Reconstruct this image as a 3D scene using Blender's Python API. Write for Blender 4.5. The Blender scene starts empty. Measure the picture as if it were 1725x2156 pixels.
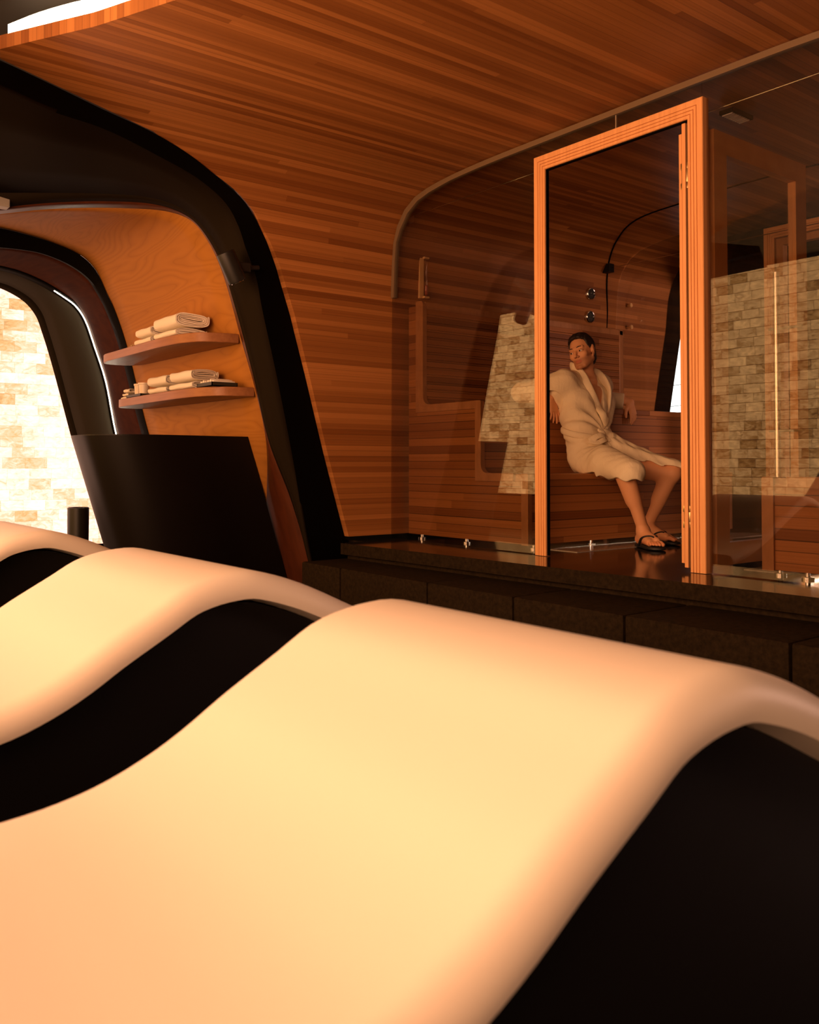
import bpy, bmesh, math, random
import numpy as np
from mathutils import Vector, Matrix

rnd = random.Random(7)
S = bpy.context.scene
COL = S.collection

# ------------------------------------------------------------------ camera, world, exposure
cam_d = bpy.data.cameras.new('camera')
cam = bpy.data.objects.new('camera', cam_d)
COL.objects.link(cam)
S.camera = cam
cam.location = (0, 0, 0.85)
PITCH = math.radians(1.4)
cam.rotation_euler = (math.pi / 2 + PITCH, 0, math.atan2(.7865, .6176))
cam_d.sensor_fit = 'HORIZONTAL'
cam_d.sensor_width = 24.0
cam_d.lens = 1880 / 1725 * 24.0
cam_d.shift_y = -(1078 - 929.05) / 1725
cam_d.clip_start = 0.02
cam_d.dof.use_dof = True
cam_d.dof.focus_distance = 5.6
cam_d.dof.aperture_fstop = 4.5

W = bpy.data.worlds.new('world')
S.world = W
W.use_nodes = True
W.node_tree.nodes['Background'].inputs[0].default_value = (1.0, .5, .22, 1)
W.node_tree.nodes['Background'].inputs[1].default_value = 0.004

S.view_settings.view_transform = 'Standard'
S.view_settings.look = 'None'
S.view_settings.exposure = 0.0
S.view_settings.gamma = 1.0
S.view_settings.use_curve_mapping = False
try:
    S.cycles.use_denoising = True
    S.cycles.max_bounces = 10
    S.cycles.transparent_max_bounces = 24
    S.cycles.glossy_bounces = 5
    S.cycles.sample_clamp_indirect = 6
    S.cycles.caustics_reflective = False
    S.cycles.caustics_refractive = False
except Exception:
    pass

SALT_LOUNGE_FILL = 8.5  # unseen stretch behind the loungers, boosted above the other salt walls as fill
SALT_BACK = 3.2      # strength of the long salt wall behind the loungers
SALT_END = 2.0       # strength of the salt wall at the end of the corridor
LED_COVE = 22.0
LED_RIB = 45.0
DAY = 4.0
SIDE_FILL = 22.0  # strength of the added side pane

# ------------------------------------------------------------------ node helpers
def mat(name):
    m = bpy.data.materials.new(name)
    m.use_nodes = True
    nt = m.node_tree
    nt.nodes.clear()
    out = nt.nodes.new('ShaderNodeOutputMaterial')
    return m, nt, out

def N(nt, t, **kw):
    n = nt.nodes.new(t)
    for k, v in kw.items():
        if k.startswith('i_'):
            n.inputs[int(k[2:])].default_value = v
        else:
            setattr(n, k, v)
    return n

def link(nt, a, ai, b, bi):
    nt.links.new(a.outputs[ai], b.inputs[bi])

def math_n(nt, op, a, b=None):
    n = nt.nodes.new('ShaderNodeMath')
    n.operation = op
    for i, v in enumerate((a, b)):
        if v is None:
            continue
        if isinstance(v, (int, float)):
            n.inputs[i].default_value = v
        else:
            nt.links.new(v, n.inputs[i])
    return n.outputs[0]

def ramp(nt, fac, stops):
    n = nt.nodes.new('ShaderNodeValToRGB')
    el = n.color_ramp.elements
    while len(el) > 1:
        el.remove(el[-1])
    el[0].position, el[0].color = stops[0][0], (*stops[0][1], 1)
    for p, c in stops[1:]:
        e = el.new(p)
        e.color = (*c, 1)
    nt.links.new(fac, n.inputs[0])
    return n.outputs[0]

def mixc(nt, fac, a, b, mode='MIX'):
    n = nt.nodes.new('ShaderNodeMix')
    n.data_type = 'RGBA'
    n.blend_type = mode
    for idx, v in ((0, fac), (6, a), (7, b)):
        if isinstance(v, (int, float)):
            n.inputs[idx].default_value = v
        elif isinstance(v, tuple):
            n.inputs[idx].default_value = (*v, 1)
        else:
            nt.links.new(v, n.inputs[idx])
    return n.outputs[2]

def simple(name, col, rough=.5, metal=0.0, spec=.5, bump=0, bscale=200):
    m, nt, out = mat(name)
    p = N(nt, 'ShaderNodeBsdfPrincipled')
    p.inputs['Base Color'].default_value = (*col, 1)
    p.inputs['Roughness'].default_value = rough
    p.inputs['Metallic'].default_value = metal
    p.inputs['Specular IOR Level'].default_value = spec
    if bump:
        tc = N(nt, 'ShaderNodeTexCoord')
        no = N(nt, 'ShaderNodeTexNoise')
        no.inputs['Scale'].default_value = bscale
        no.inputs['Detail'].default_value = 4
        link(nt, tc, 'Object', no, 'Vector')
        b = N(nt, 'ShaderNodeBump')
        b.inputs['Strength'].default_value = bump
        b.inputs['Distance'].default_value = .004
        link(nt, no, 0, b, 'Height')
        link(nt, b, 0, p, 'Normal')
    link(nt, p, 0, out, 0)
    return m

def emitter(name, col, strength):
    m, nt, out = mat(name)
    e = N(nt, 'ShaderNodeEmission')
    e.inputs[0].default_value = (*col, 1)
    e.inputs[1].default_value = strength
    link(nt, e, 0, out, 0)
    return m

def planks(name, pitch, length, cols, use_uv=True, axis_u='x', axis_v='z', groove=.06, rough=.45, dark=.45, seed=0.0):
    """boards: v counts the boards, u runs along them; every board its own tone"""
    m, nt, out = mat(name)
    tc = N(nt, 'ShaderNodeTexCoord')
    sep = N(nt, 'ShaderNodeSeparateXYZ')
    link(nt, tc, 'UV' if use_uv else 'Object', sep, 0)
    ax = {'x': 0, 'y': 1, 'z': 2}
    u = sep.outputs[0] if use_uv else sep.outputs[ax[axis_u]]
    v = sep.outputs[1] if use_uv else sep.outputs[ax[axis_v]]
    vr = math_n(nt, 'DIVIDE', v, pitch)
    row = math_n(nt, 'FLOOR', math_n(nt, 'ADD', vr, seed))
    fr = math_n(nt, 'FRACT', math_n(nt, 'ADD', vr, seed))
    wn0 = N(nt, 'ShaderNodeTexWhiteNoise', noise_dimensions='1D')
    nt.links.new(row, wn0.inputs['W'])
    uu = math_n(nt, 'ADD', math_n(nt, 'DIVIDE', u, length), math_n(nt, 'MULTIPLY', wn0.outputs[0], 7.3))
    seg = math_n(nt, 'FLOOR', uu)
    cmb = N(nt, 'ShaderNodeCombineXYZ')
    nt.links.new(row, cmb.inputs[0]); nt.links.new(seg, cmb.inputs[1])
    wn = N(nt, 'ShaderNodeTexWhiteNoise', noise_dimensions='2D')
    link(nt, cmb, 0, wn, 'Vector')
    base = ramp(nt, wn.outputs[0], cols)
    # grain
    cg = N(nt, 'ShaderNodeCombineXYZ')
    nt.links.new(math_n(nt, 'MULTIPLY', u, .55), cg.inputs[0])
    nt.links.new(math_n(nt, 'MULTIPLY', v, 120.0), cg.inputs[1])
    nt.links.new(math_n(nt, 'MULTIPLY', wn.outputs[0], 31.0), cg.inputs[2])
    ng = N(nt, 'ShaderNodeTexNoise')
    ng.inputs['Scale'].default_value = 1.0
    ng.inputs['Detail'].default_value = 5
    ng.inputs['Distortion'].default_value = .6
    link(nt, cg, 0, ng, 'Vector')
    grain = ramp(nt, ng.outputs[0], [(.3, (.86, .83, .8)), (.65, (1.05, 1.04, 1.02))])
    c = mixc(nt, 1.0, base, grain, 'MULTIPLY')
    edge = math_n(nt, 'MINIMUM', fr, math_n(nt, 'SUBTRACT', 1.0, fr))
    wn2 = math_n(nt, 'MULTIPLY', wn0.outputs[0], .9)
    gm = math_n(nt, 'LESS_THAN', edge, groove)
    gmask = math_n(nt, 'MULTIPLY', gm, math_n(nt, 'ADD', .1, wn2))
    c = mixc(nt, math_n(nt, 'MULTIPLY', gmask, 1 - dark), c, (.03, .012, .004))
    p = N(nt, 'ShaderNodeBsdfPrincipled')
    nt.links.new(c, p.inputs['Base Color'])
    p.inputs['Roughness'].default_value = rough
    p.inputs['Specular IOR Level'].default_value = .25
    hgt = math_n(nt, 'SUBTRACT', math_n(nt, 'MULTIPLY', ng.outputs[0], .12), gm)
    b = N(nt, 'ShaderNodeBump')
    b.inputs['Strength'].default_value = .35
    b.inputs['Distance'].default_value = .0025
    nt.links.new(hgt, b.inputs['Height'])
    link(nt, b, 0, p, 'Normal')
    link(nt, p, 0, out, 0)
    return m

CED = [(0.0, (.20, .066, .017)), (.25, (.28, .10, .026)), (.5, (.33, .122, .033)),
       (.75, (.38, .145, .040)), (1.0, (.46, .185, .054))]
CED2 = [(0.0, (.22, .074, .017)), (.18, (.29, .105, .026)), (.45, (.345, .132, .034)), (.75, (.41, .162, .043)), (1.0, (.50, .205, .058))]
M_shell = planks('cedar_boards', .035, 5.5, CED2, dark=.6)
M_slatz = planks('cedar_slats', .0505, 3.0, CED, use_uv=False, axis_u='y', axis_v='z', groove=.05, dark=.08, seed=.3)
M_slatx = planks('cedar_slats_end', .0505, 3.0, CED, use_uv=False, axis_u='x', axis_v='z', groove=.05, dark=.08, seed=.3)
M_seat = planks('cedar_seat', .09, 3.0, CED, use_uv=False, axis_u='y', axis_v='x', groove=.04, dark=.1)

def wood(name, c0, c1, axis=(40, 40, 2.0), rough=.42):
    m, nt, out = mat(name)
    tc = N(nt, 'ShaderNodeTexCoord')
    mp = N(nt, 'ShaderNodeMapping')
    mp.inputs['Scale'].default_value = axis
    link(nt, tc, 'Object', mp, 0)
    no = N(nt, 'ShaderNodeTexNoise')
    no.inputs['Scale'].default_value = 1.4
    no.inputs['Detail'].default_value = 6
    no.inputs['Distortion'].default_value = .5
    link(nt, mp, 0, no, 'Vector')
    c = ramp(nt, no.outputs[0], [(.3, c0), (.65, c1)])
    p = N(nt, 'ShaderNodeBsdfPrincipled')
    nt.links.new(c, p.inputs['Base Color'])
    p.inputs['Roughness'].default_value = rough
    p.inputs['Specular IOR Level'].default_value = .3 if rough < .8 else .03
    link(nt, p, 0, out, 0)
    return m

M_frame = wood('hemlock_frame', (.66, .30, .105), (.76, .365, .14))
M_trim = wood('cedar_trim', (.36, .155, .055), (.45, .20, .075), axis=(20, 20, 6))
M_leaf = wood('cedar_leaf', (.58, .25, .08), (.66, .30, .10), axis=(30, 6, 6))
M_shelf = wood('oak_shelf', (.26, .10, .036), (.33, .135, .05), axis=(2, 30, 30))
M_redwood_shade = wood('red_reveal_shade', (.055, .014, .0045), (.08, .020, .0065), axis=(10, 10, 3))
M_vault_shade = wood('veneer_vault_shaded', (.030, .0075, .003), (.048, .012, .004), axis=(2, 20, 10), rough=.9)  # vault veneer darkened in colour to stand in for its shadow

def veneer():
    m, nt, out = mat('oak_veneer')
    tc = N(nt, 'ShaderNodeTexCoord')
    mp = N(nt, 'ShaderNodeMapping')
    mp.inputs['Scale'].default_value = (.42, 2.6, 1)
    mp.inputs['Rotation'].default_value = (0, 0, .16)
    link(nt, tc, 'UV', mp, 0)
    no = N(nt, 'ShaderNodeTexNoise')
    no.inputs['Scale'].default_value = 1.1
    no.inputs['Detail'].default_value = 2.5
    no.inputs['Roughness'].default_value = .4
    no.inputs['Distortion'].default_value = .35
    link(nt, mp, 0, no, 'Vector')
    rings = math_n(nt, 'PINGPONG', math_n(nt, 'MULTIPLY', no.outputs[0], 24.0), 0.5)
    fine = N(nt, 'ShaderNodeTexNoise')
    mp2 = N(nt, 'ShaderNodeMapping')
    mp2.inputs['Scale'].default_value = (14, 190, 1)
    link(nt, tc, 'UV', mp2, 0)
    link(nt, mp2, 0, fine, 'Vector')
    fine.inputs['Detail'].default_value = 3
    rr = math_n(nt, 'ADD', rings, math_n(nt, 'MULTIPLY', fine.outputs[0], .16))
    c = ramp(nt, rr, [(0.04, (.29, .115, .020)), (.14, (.345, .140, .024)), (.5, (.38, .155, .027))])
    p = N(nt, 'ShaderNodeBsdfPrincipled')
    nt.links.new(c, p.inputs['Base Color'])
    p.inputs['Roughness'].default_value = .6
    p.inputs['Specular IOR Level'].default_value = .06
    link(nt, p, 0, out, 0)
    return m
M_veneer = veneer()

M_black = simple('black_painted_steel', (.003, .0022, .0016), .7, spec=.03)
M_steel = simple('dark_bronze_steel', (.013, .0088, .0045), .75, spec=.03)
M_ribsteel = simple('bronze_rib', (.030, .024, .017), .6, spec=.03)
M_counter = simple('black_counter_lacquer', (.006, .004, .003), .42, spec=.16)
M_dark = simple('dark_paint', (.02, .015, .01), .7)
M_blackplastic = simple('black_plastic', (.012, .011, .010), .4)
M_base = simple('black_lounger_base', (.006, .005, .005), .35)
M_chrome = simple('chrome', (.72, .72, .72), .12, metal=1)
M_brass = simple('brushed_brass', (.55, .40, .20), .3, metal=1)
M_steelbar = simple('brushed_handle', (.86, .78, .66), .28, metal=1)
M_rubber = simple('black_rubber', (.012, .011, .011), .6)
M_handle = wood('handle_wood', (.80, .50, .22), (.86, .56, .26), rough=.35)
M_ceramic = simple('ceramic', (.72, .60, .46), .35)
M_towel = simple('white_terry', (.82, .74, .62), .95, spec=.1, bump=.5, bscale=260)
M_resin = simple('cream_resin', (.84, .735, .62), .42, spec=.25)
M_silicone = simple('silicone_joint', (.30, .22, .14), .5)
M_channel = simple('bronze_channel', (.16, .10, .05), .45)
M_led = emitter('led_cove', (1.0, .80, .56), LED_COVE)
M_led2 = emitter('led_rib', (1.0, .82, .60), LED_RIB)
M_under = emitter('plinth_light', (1.0, .80, .62), 24.0)
M_ledline = emitter('led_line', (1.0, .9, .8), .35)
M_day = emitter('daylight_pane', (.88, .96, 1.0), DAY)
M_side_fill = emitter('side_fill_pane', (1.0, .56, .42), SIDE_FILL)

def glass(name, tint=(.86, .86, .86)):
    m, nt, out = mat(name)
    t = N(nt, 'ShaderNodeBsdfTransparent')
    t.inputs[0].default_value = (*tint, 1)
    g = N(nt, 'ShaderNodeBsdfGlossy')
    g.inputs['Roughness'].default_value = 0.0
    g.inputs[0].default_value = (1, 1, 1, 1)
    geo = N(nt, 'ShaderNodeNewGeometry')
    ior = math_n(nt, 'ADD', 1.52, math_n(nt, 'MULTIPLY', geo.outputs['Backfacing'], 1 / 1.52 - 1.52))
    fr = N(nt, 'ShaderNodeFresnel')
    nt.links.new(ior, fr.inputs['IOR'])
    mx = N(nt, 'ShaderNodeMixShader')
    link(nt, fr, 0, mx, 0)
    link(nt, t, 0, mx, 1)
    link(nt, g, 0, mx, 2)
    link(nt, mx, 0, out, 0)
    return m
M_glass = glass('bronze_glass', (.80, .78, .75))
M_glass2 = glass('clear_glass', (.97, .97, .97))

def salt(name, strength, blue=.2, grad=None, vein=.5, mortar=.12, low=((.55, .17, .05), (.90, .36))):
    m, nt, out = mat(name)
    tc = N(nt, 'ShaderNodeTexCoord')
    sep = N(nt, 'ShaderNodeSeparateXYZ')
    link(nt, tc, 'UV', sep, 0)
    u, v = sep.outputs[0], sep.outputs[1]
    vr = math_n(nt, 'DIVIDE', v, .1)
    row = math_n(nt, 'FLOOR', vr)
    wr = N(nt, 'ShaderNodeTexWhiteNoise', noise_dimensions='1D')
    nt.links.new(row, wr.inputs['W'])
    ur = math_n(nt, 'ADD', math_n(nt, 'DIVIDE', u, .2), math_n(nt, 'MULTIPLY', wr.outputs[0], 3.0))
    colm = math_n(nt, 'FLOOR', ur)
    cm = N(nt, 'ShaderNodeCombineXYZ')
    nt.links.new(row, cm.inputs[0]); nt.links.new(colm, cm.inputs[1])
    wn = N(nt, 'ShaderNodeTexWhiteNoise', noise_dimensions='2D')
    link(nt, cm, 0, wn, 'Vector')
    no = N(nt, 'ShaderNodeTexNoise')
    no.inputs['Scale'].default_value = 11
    no.inputs['Detail'].default_value = 7
    no.inputs['Roughness'].default_value = .65
    no.inputs['Distortion'].default_value = 1.2
    cv = N(nt, 'ShaderNodeCombineXYZ')
    nt.links.new(math_n(nt, 'ADD', u, math_n(nt, 'MULTIPLY', wn.outputs[0], 13.0)), cv.inputs[0])
    nt.links.new(math_n(nt, 'MULTIPLY', v, 1.8), cv.inputs[1])
    link(nt, cv, 0, no, 'Vector')
    big = N(nt, 'ShaderNodeTexNoise')
    big.inputs['Scale'].default_value = 1.6
    big.inputs['Detail'].default_value = 2
    link(nt, tc, 'UV', big, 'Vector')
    tone = math_n(nt, 'ADD', math_n(nt, 'ADD', .28, math_n(nt, 'MULTIPLY', math_n(nt, 'POWER', wn.outputs[0], .4), .34)),
                  math_n(nt, 'ADD', math_n(nt, 'ADD', .25 - vein * .5, math_n(nt, 'MULTIPLY', no.outputs[0], vein)), math_n(nt, 'MULTIPLY', big.outputs[0], .45)))
    fu = math_n(nt, 'FRACT', ur)
    fv = math_n(nt, 'FRACT', vr)
    eu = math_n(nt, 'MINIMUM', fu, math_n(nt, 'SUBTRACT', 1.0, fu))
    ev = math_n(nt, 'MINIMUM', fv, math_n(nt, 'SUBTRACT', 1.0, fv))
    joint = math_n(nt, 'MAXIMUM', math_n(nt, 'LESS_THAN', eu, .012), math_n(nt, 'LESS_THAN', ev, .03))
    tone = math_n(nt, 'SUBTRACT', tone, math_n(nt, 'MULTIPLY', joint, mortar))
    c = ramp(nt, tone, [(.55, low[0]), (.78, (*low[1], blue * .6)), (.95, (1.0, .43 + blue * .2, blue)), (1.0, (1.0, .46 + blue * .25, blue * 1.2))])
    st = math_n(nt, 'MULTIPLY', math_n(nt, 'POWER', math_n(nt, 'MAXIMUM', tone, .15), 2.2), strength)
    if grad:                     # added glow ramp along the unseen stretch, shaping its fill light
        mr = N(nt, 'ShaderNodeMapRange', interpolation_type='SMOOTHSTEP')
        nt.links.new(u, mr.inputs[0])
        for q_, v_ in zip((1, 2, 3, 4), grad): mr.inputs[q_].default_value = v_
        st = math_n(nt, 'MULTIPLY', st, mr.outputs[0])
    e = N(nt, 'ShaderNodeEmission')
    nt.links.new(c, e.inputs[0]); nt.links.new(st, e.inputs[1])
    link(nt, e, 0, out, 0)
    return m
M_salt_back = salt('lit_salt_bricks', SALT_BACK, .14, None, 1.0, .3)
M_salt_lounge = salt('boosted_salt_bricks_lounge', SALT_LOUNGE_FILL, .235, (2.0, 4.8, .82, 1.25))
M_salt_end = salt('lit_salt_bricks_end', SALT_END, .33, None, .6, .08, ((.85, .42, .17), (.95, .50)))

def stone(name, c0, c1, rough, tile=None, scale=60, bump=.1):
    m, nt, out = mat(name)
    tc = N(nt, 'ShaderNodeTexCoord')
    no = N(nt, 'ShaderNodeTexNoise')
    no.inputs['Scale'].default_value = scale
    no.inputs['Detail'].default_value = 8
    no.inputs['Roughness'].default_value = .7
    link(nt, tc, 'Object', no, 'Vector')
    c = ramp(nt, no.outputs[0], [(.35, c0), (.7, c1)])
    p = N(nt, 'ShaderNodeBsdfPrincipled')
    if tile:
        sep = N(nt, 'ShaderNodeSeparateXYZ')
        link(nt, tc, 'Object', sep, 0)
        fx = math_n(nt, 'FRACT', math_n(nt, 'DIVIDE', sep.outputs[0], tile))
        fy = math_n(nt, 'FRACT', math_n(nt, 'DIVIDE', sep.outputs[1], tile))
        j = math_n(nt, 'MAXIMUM', math_n(nt, 'LESS_THAN', fx, .006), math_n(nt, 'LESS_THAN', fy, .006))
        c = mixc(nt, math_n(nt, 'MULTIPLY', j, .8), c, (.004, .003, .002))
    nt.links.new(c, p.inputs['Base Color'])
    p.inputs['Roughness'].default_value = rough
    p.inputs['Specular IOR Level'].default_value = .34 if rough < .3 else .06
    b = N(nt, 'ShaderNodeBump')
    b.inputs['Strength'].default_value = bump
    b.inputs['Distance'].default_value = .003
    link(nt, no, 0, b, 'Height')
    link(nt, b, 0, p, 'Normal')
    link(nt, p, 0, out, 0)
    return m
M_granite = stone('polished_dark_granite', (.012, .008, .005), (.022, .015, .009), .10, tile=.62, bump=.01)
M_rough = stone('flamed_dark_stone', (.010, .006, .0025), (.026, .016, .007), .8, scale=45, bump=.6)
M_loungefloor = stone('black_lounge_floor', (.006, .005, .004), (.010, .008, .006), .35, bump=.05)
M_strip = stone('pale_stone_strip', (.34, .29, .23), (.62, .54, .45), .12, scale=150, bump=.05)

def cloth(name, col, scale=38, bump=.5):
    m, nt, out = mat(name)
    tc = N(nt, 'ShaderNodeTexCoord')
    p = N(nt, 'ShaderNodeBsdfPrincipled')
    p.inputs['Base Color'].default_value = (*col, 1)
    p.inputs['Roughness'].default_value = .95
    p.inputs['Specular IOR Level'].default_value = .1
    no = N(nt, 'ShaderNodeTexNoise')
    no.inputs['Scale'].default_value = 420
    no.inputs['Detail'].default_value = 2
    link(nt, tc, 'Object', no, 'Vector')
    mp = N(nt, 'ShaderNodeMapping')
    mp.inputs['Scale'].default_value = (1, 1, .45)
    link(nt, tc, 'Object', mp, 0)
    n2 = N(nt, 'ShaderNodeTexNoise')
    n2.inputs['Scale'].default_value = scale
    n2.inputs['Detail'].default_value = 3
    n2.inputs['Distortion'].default_value = .8
    link(nt, mp, 0, n2, 'Vector')
    h = math_n(nt, 'ADD', math_n(nt, 'MULTIPLY', no.outputs[0], .06), n2.outputs[0])
    b = N(nt, 'ShaderNodeBump')
    b.inputs['Strength'].default_value = bump
    b.inputs['Distance'].default_value = .006
    nt.links.new(h, b.inputs['Height'])
    link(nt, b, 0, p, 'Normal')
    link(nt, p, 0, out, 0)
    return m
M_robe = cloth('cream_cotton', (.86, .73, .49), scale=30, bump=.7)

def skin_mat():
    m, nt, out = mat('skin')
    a = N(nt, 'ShaderNodeVertexColor', layer_name='tone')
    p = N(nt, 'ShaderNodeBsdfPrincipled')
    link(nt, a, 0, p, 'Base Color')
    p.inputs['Roughness'].default_value = .5
    p.inputs['Specular IOR Level'].default_value = .3
    p.inputs['Subsurface Weight'].default_value = .0
    link(nt, p, 0, out, 0)
    return m
M_skin = skin_mat()
M_hair = simple('dark_brown_hair', (.016, .009, .006), .55, bump=.6, bscale=180)
M_eye = simple('eye_white', (.62, .56, .5), .2)
M_iris = simple('dark_iris', (.02, .012, .008), .15)

# ------------------------------------------------------------------ geometry helpers
def tag(o, label=None, cat=None, group=None, kind=None):
    if label: o['label'] = label
    if cat: o['category'] = cat
    if group: o['group'] = group
    if kind: o['kind'] = kind
    return o

def empty(name, loc, label=None, cat=None, group=None, kind=None):
    o = bpy.data.objects.new(name, None)
    COL.objects.link(o)
    o.empty_display_size = .05
    o.location = loc
    tag(o, label, cat, group, kind)
    return o

def mk(name, verts, faces, material, parent=None, uv=None, smooth=False, loc=None, mats=None, fmat=None):
    """verts are world coordinates; the object's origin goes to its own base"""
    V = np.asarray(verts, dtype=float).reshape(-1, 3)
    if loc is None:
        mn, mx = V.min(0), V.max(0)
        loc = ((mn[0] + mx[0]) / 2, (mn[1] + mx[1]) / 2, mn[2])
    loc = np.array(loc, dtype=float)
    me = bpy.data.meshes.new(name)
    me.from_pydata((V - loc).tolist(), [], [list(map(int, f)) for f in faces])
    if uv is not None:
        l = me.uv_layers.new(name='UVMap')
        li = np.empty(len(me.loops), dtype=np.int32)
        me.loops.foreach_get('vertex_index', li)
        l.data.foreach_set('uv', np.asarray(uv, dtype=np.float32)[li].ravel())
    me.materials.append(material)
    for m in (mats or []):
        me.materials.append(m)
    if fmat is not None:
        me.polygons.foreach_set('material_index', np.asarray(fmat, dtype=np.int32))
    if smooth:
        me.polygons.foreach_set('use_smooth', [True] * len(me.polygons))
    me.update()
    o = bpy.data.objects.new(name, me)
    COL.objects.link(o)
    o.location = Vector(loc)
    if parent is not None:
        o.parent = parent
        o.location = Vector(loc) - world_loc(parent)
    return o

def world_loc(o):
    p = o.location.copy()
    while o.parent:
        o = o.parent
        p += o.location
    return p

class MB:
    def __init__(s): s.v = []; s.f = []
    def add(s, v, f):
        n = len(s.v)
        s.v += [tuple(map(float, p)) for p in v]
        s.f += [[i + n for i in q] for q in f]
    def box(s, a, b, bev=0.0):
        x0, y0, z0 = a; x1, y1, z1 = b
        if bev <= 0:
            s.add([(x0, y0, z0), (x1, y0, z0), (x1, y1, z0), (x0, y1, z0), (x0, y0, z1), (x1, y0, z1), (x1, y1, z1), (x0, y1, z1)],
                  [(0, 3, 2, 1), (4, 5, 6, 7), (0, 1, 5, 4), (1, 2, 6, 5), (2, 3, 7, 6), (3, 0, 4, 7)])
        else:
            bm = bmesh.new()
            bmesh.ops.create_cube(bm, size=1)
            for v in bm.verts:
                v.co = Vector(((x0 + x1) / 2 + v.co.x * (x1 - x0), (y0 + y1) / 2 + v.co.y * (y1 - y0), (z0 + z1) / 2 + v.co.z * (z1 - z0)))
            bmesh.ops.bevel(bm, geom=list(bm.edges), offset=bev, segments=2, affect='EDGES', profile=.6)
            bm.verts.index_update()
            s.add([v.co[:] for v in bm.verts], [[v.index for v in f.verts] for f in bm.faces])
            bm.free()
    def tube(s, pts, r, seg=10, caps=True, closed=False):
        pts = [Vector(p) for p in pts]
        n = len(pts)
        rs = r if isinstance(r, (list, tuple)) else [r] * n
        rings = []
        up = None
        for i, p in enumerate(pts):
            if closed:
                t = (pts[(i + 1) % n] - pts[i - 1]).normalized()
            else:
                t = (pts[min(i + 1, n - 1)] - pts[max(i - 1, 0)]).normalized()
            if up is None:
                up = Vector((0, 0, 1)) if abs(t.z) < .9 else Vector((1, 0, 0))
            a = t.cross(up).normalized()
            up = a.cross(t).normalized()
            rings.append([p + (a * math.cos(k * 2 * math.pi / seg) + up * math.sin(k * 2 * math.pi / seg)) * rs[i] for k in range(seg)])
        s.rings(rings, caps and not closed, closed)
    def rings(s, rings, caps=True, closed=False):
        n, seg = len(rings), len(rings[0])
        f = []
        for i in range(n if closed else n - 1):
            j = (i + 1) % n
            for k in range(seg):
                l = (k + 1) % seg
                f.append((i * seg + k, i * seg + l, j * seg + l, j * seg + k))
        if caps:
            f.append(tuple(range(seg - 1, -1, -1)))
            f.append(tuple((n - 1) * seg + k for k in range(seg)))
        s.add([p for r in rings for p in r], f)
    def lathe(s, prof, c, seg=24, axis='z'):
        c = Vector(c)
        rings = []
        for r, h in prof:
            ring = []
            for k in range(seg):
                a = k * 2 * math.pi / seg
                q = {'z': Vector((r * math.cos(a), r * math.sin(a), h)), 'x': Vector((h, r * math.cos(a), r * math.sin(a))),
                     'y': Vector((r * math.sin(a), h, r * math.cos(a)))}[axis]
                ring.append(c + q)
            rings.append(ring)
        s.rings(rings, True)
    def prism(s, poly, z0, z1, tf=None):
        """closed plan polygon between two heights"""
        tf = tf or (lambda x, y, z: (x, y, z))
        n = len(poly)
        v = [tf(x, y, z0) for x, y in poly] + [tf(x, y, z1) for x, y in poly]
        f = [tuple(range(n - 1, -1, -1)), tuple(range(n, 2 * n))]
        f += [(i, (i + 1) % n, n + (i + 1) % n, n + i) for i in range(n)]
        s.add(v, f)
    def build(s, name, material, parent=None, smooth=False, **kw):
        return mk(name, s.v, s.f, material, parent, smooth=smooth, **kw)

def autosmooth(o, ang=40):
    me = o.data
    bm = bmesh.new(); bm.from_mesh(me)
    bmesh.ops.recalc_face_normals(bm, faces=bm.faces)
    for f in bm.faces: f.smooth = True
    lim = math.radians(ang)
    for e in bm.edges:
        if len(e.link_faces) == 2 and e.calc_face_angle(0) > lim:
            e.smooth = False
    bm.to_mesh(me); bm.free()
    return o

def catmull(pts, n):
    P = np.array(pts, float)
    d = np.r_[0, np.cumsum(np.linalg.norm(np.diff(P, axis=0), axis=1) ** .5)]
    d /= d[-1]
    T = np.gradient(P, d, axis=0)
    # resample first densely then evenly along the length
    tt = np.linspace(0, 1, 800)
    idx = np.clip(np.searchsorted(d, tt) - 1, 0, len(d) - 2)
    h = (d[idx + 1] - d[idx])[:, None]
    s = ((tt - d[idx])[:, None]) / h
    out = ((2 * s**3 - 3 * s**2 + 1) * P[idx] + (s**3 - 2 * s**2 + s) * h * T[idx]
           + (-2 * s**3 + 3 * s**2) * P[idx + 1] + (s**3 - s**2) * h * T[idx + 1])
    L = np.r_[0, np.cumsum(np.linalg.norm(np.diff(out, axis=0), axis=1))]
    q = np.linspace(0, L[-1], n)
    return np.stack([np.interp(q, L, out[:, k]) for k in range(P.shape[1])], 1)

def grid_faces(n, m, flip=False):
    f = []
    for i in range(n - 1):
        for j in range(m - 1):
            q = (i * m + j, (i + 1) * m + j, (i + 1) * m + j + 1, i * m + j + 1)
            f.append(q[::-1] if flip else q)
    return f

def solidify(o, t, offset=1.0):
    md = o.modifiers.new('thickness', 'SOLIDIFY')
    md.thickness = t
    md.offset = offset
    return o

# ------------------------------------------------------------------ the wooden pod (setting)
XC = -2.93
SEC = [(-4.838, .37), (-4.835, 1.2), (-4.831, 1.673), (-4.821, 2.092), (-4.789, 2.378), (-4.726, 2.494), (-4.638, 2.57),
       (-4.547, 2.609), (-4.353, 2.642), (-3.992, 2.664), (-3.41, 2.67), (-2.93, 2.67)]
SEC = SEC + [(2 * XC - x, z) for x, z in SEC[-2::-1]]
sec = catmull(SEC, 260)
arc = np.r_[0, np.cumsum(np.linalg.norm(np.diff(sec, axis=0), axis=1))]

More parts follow.
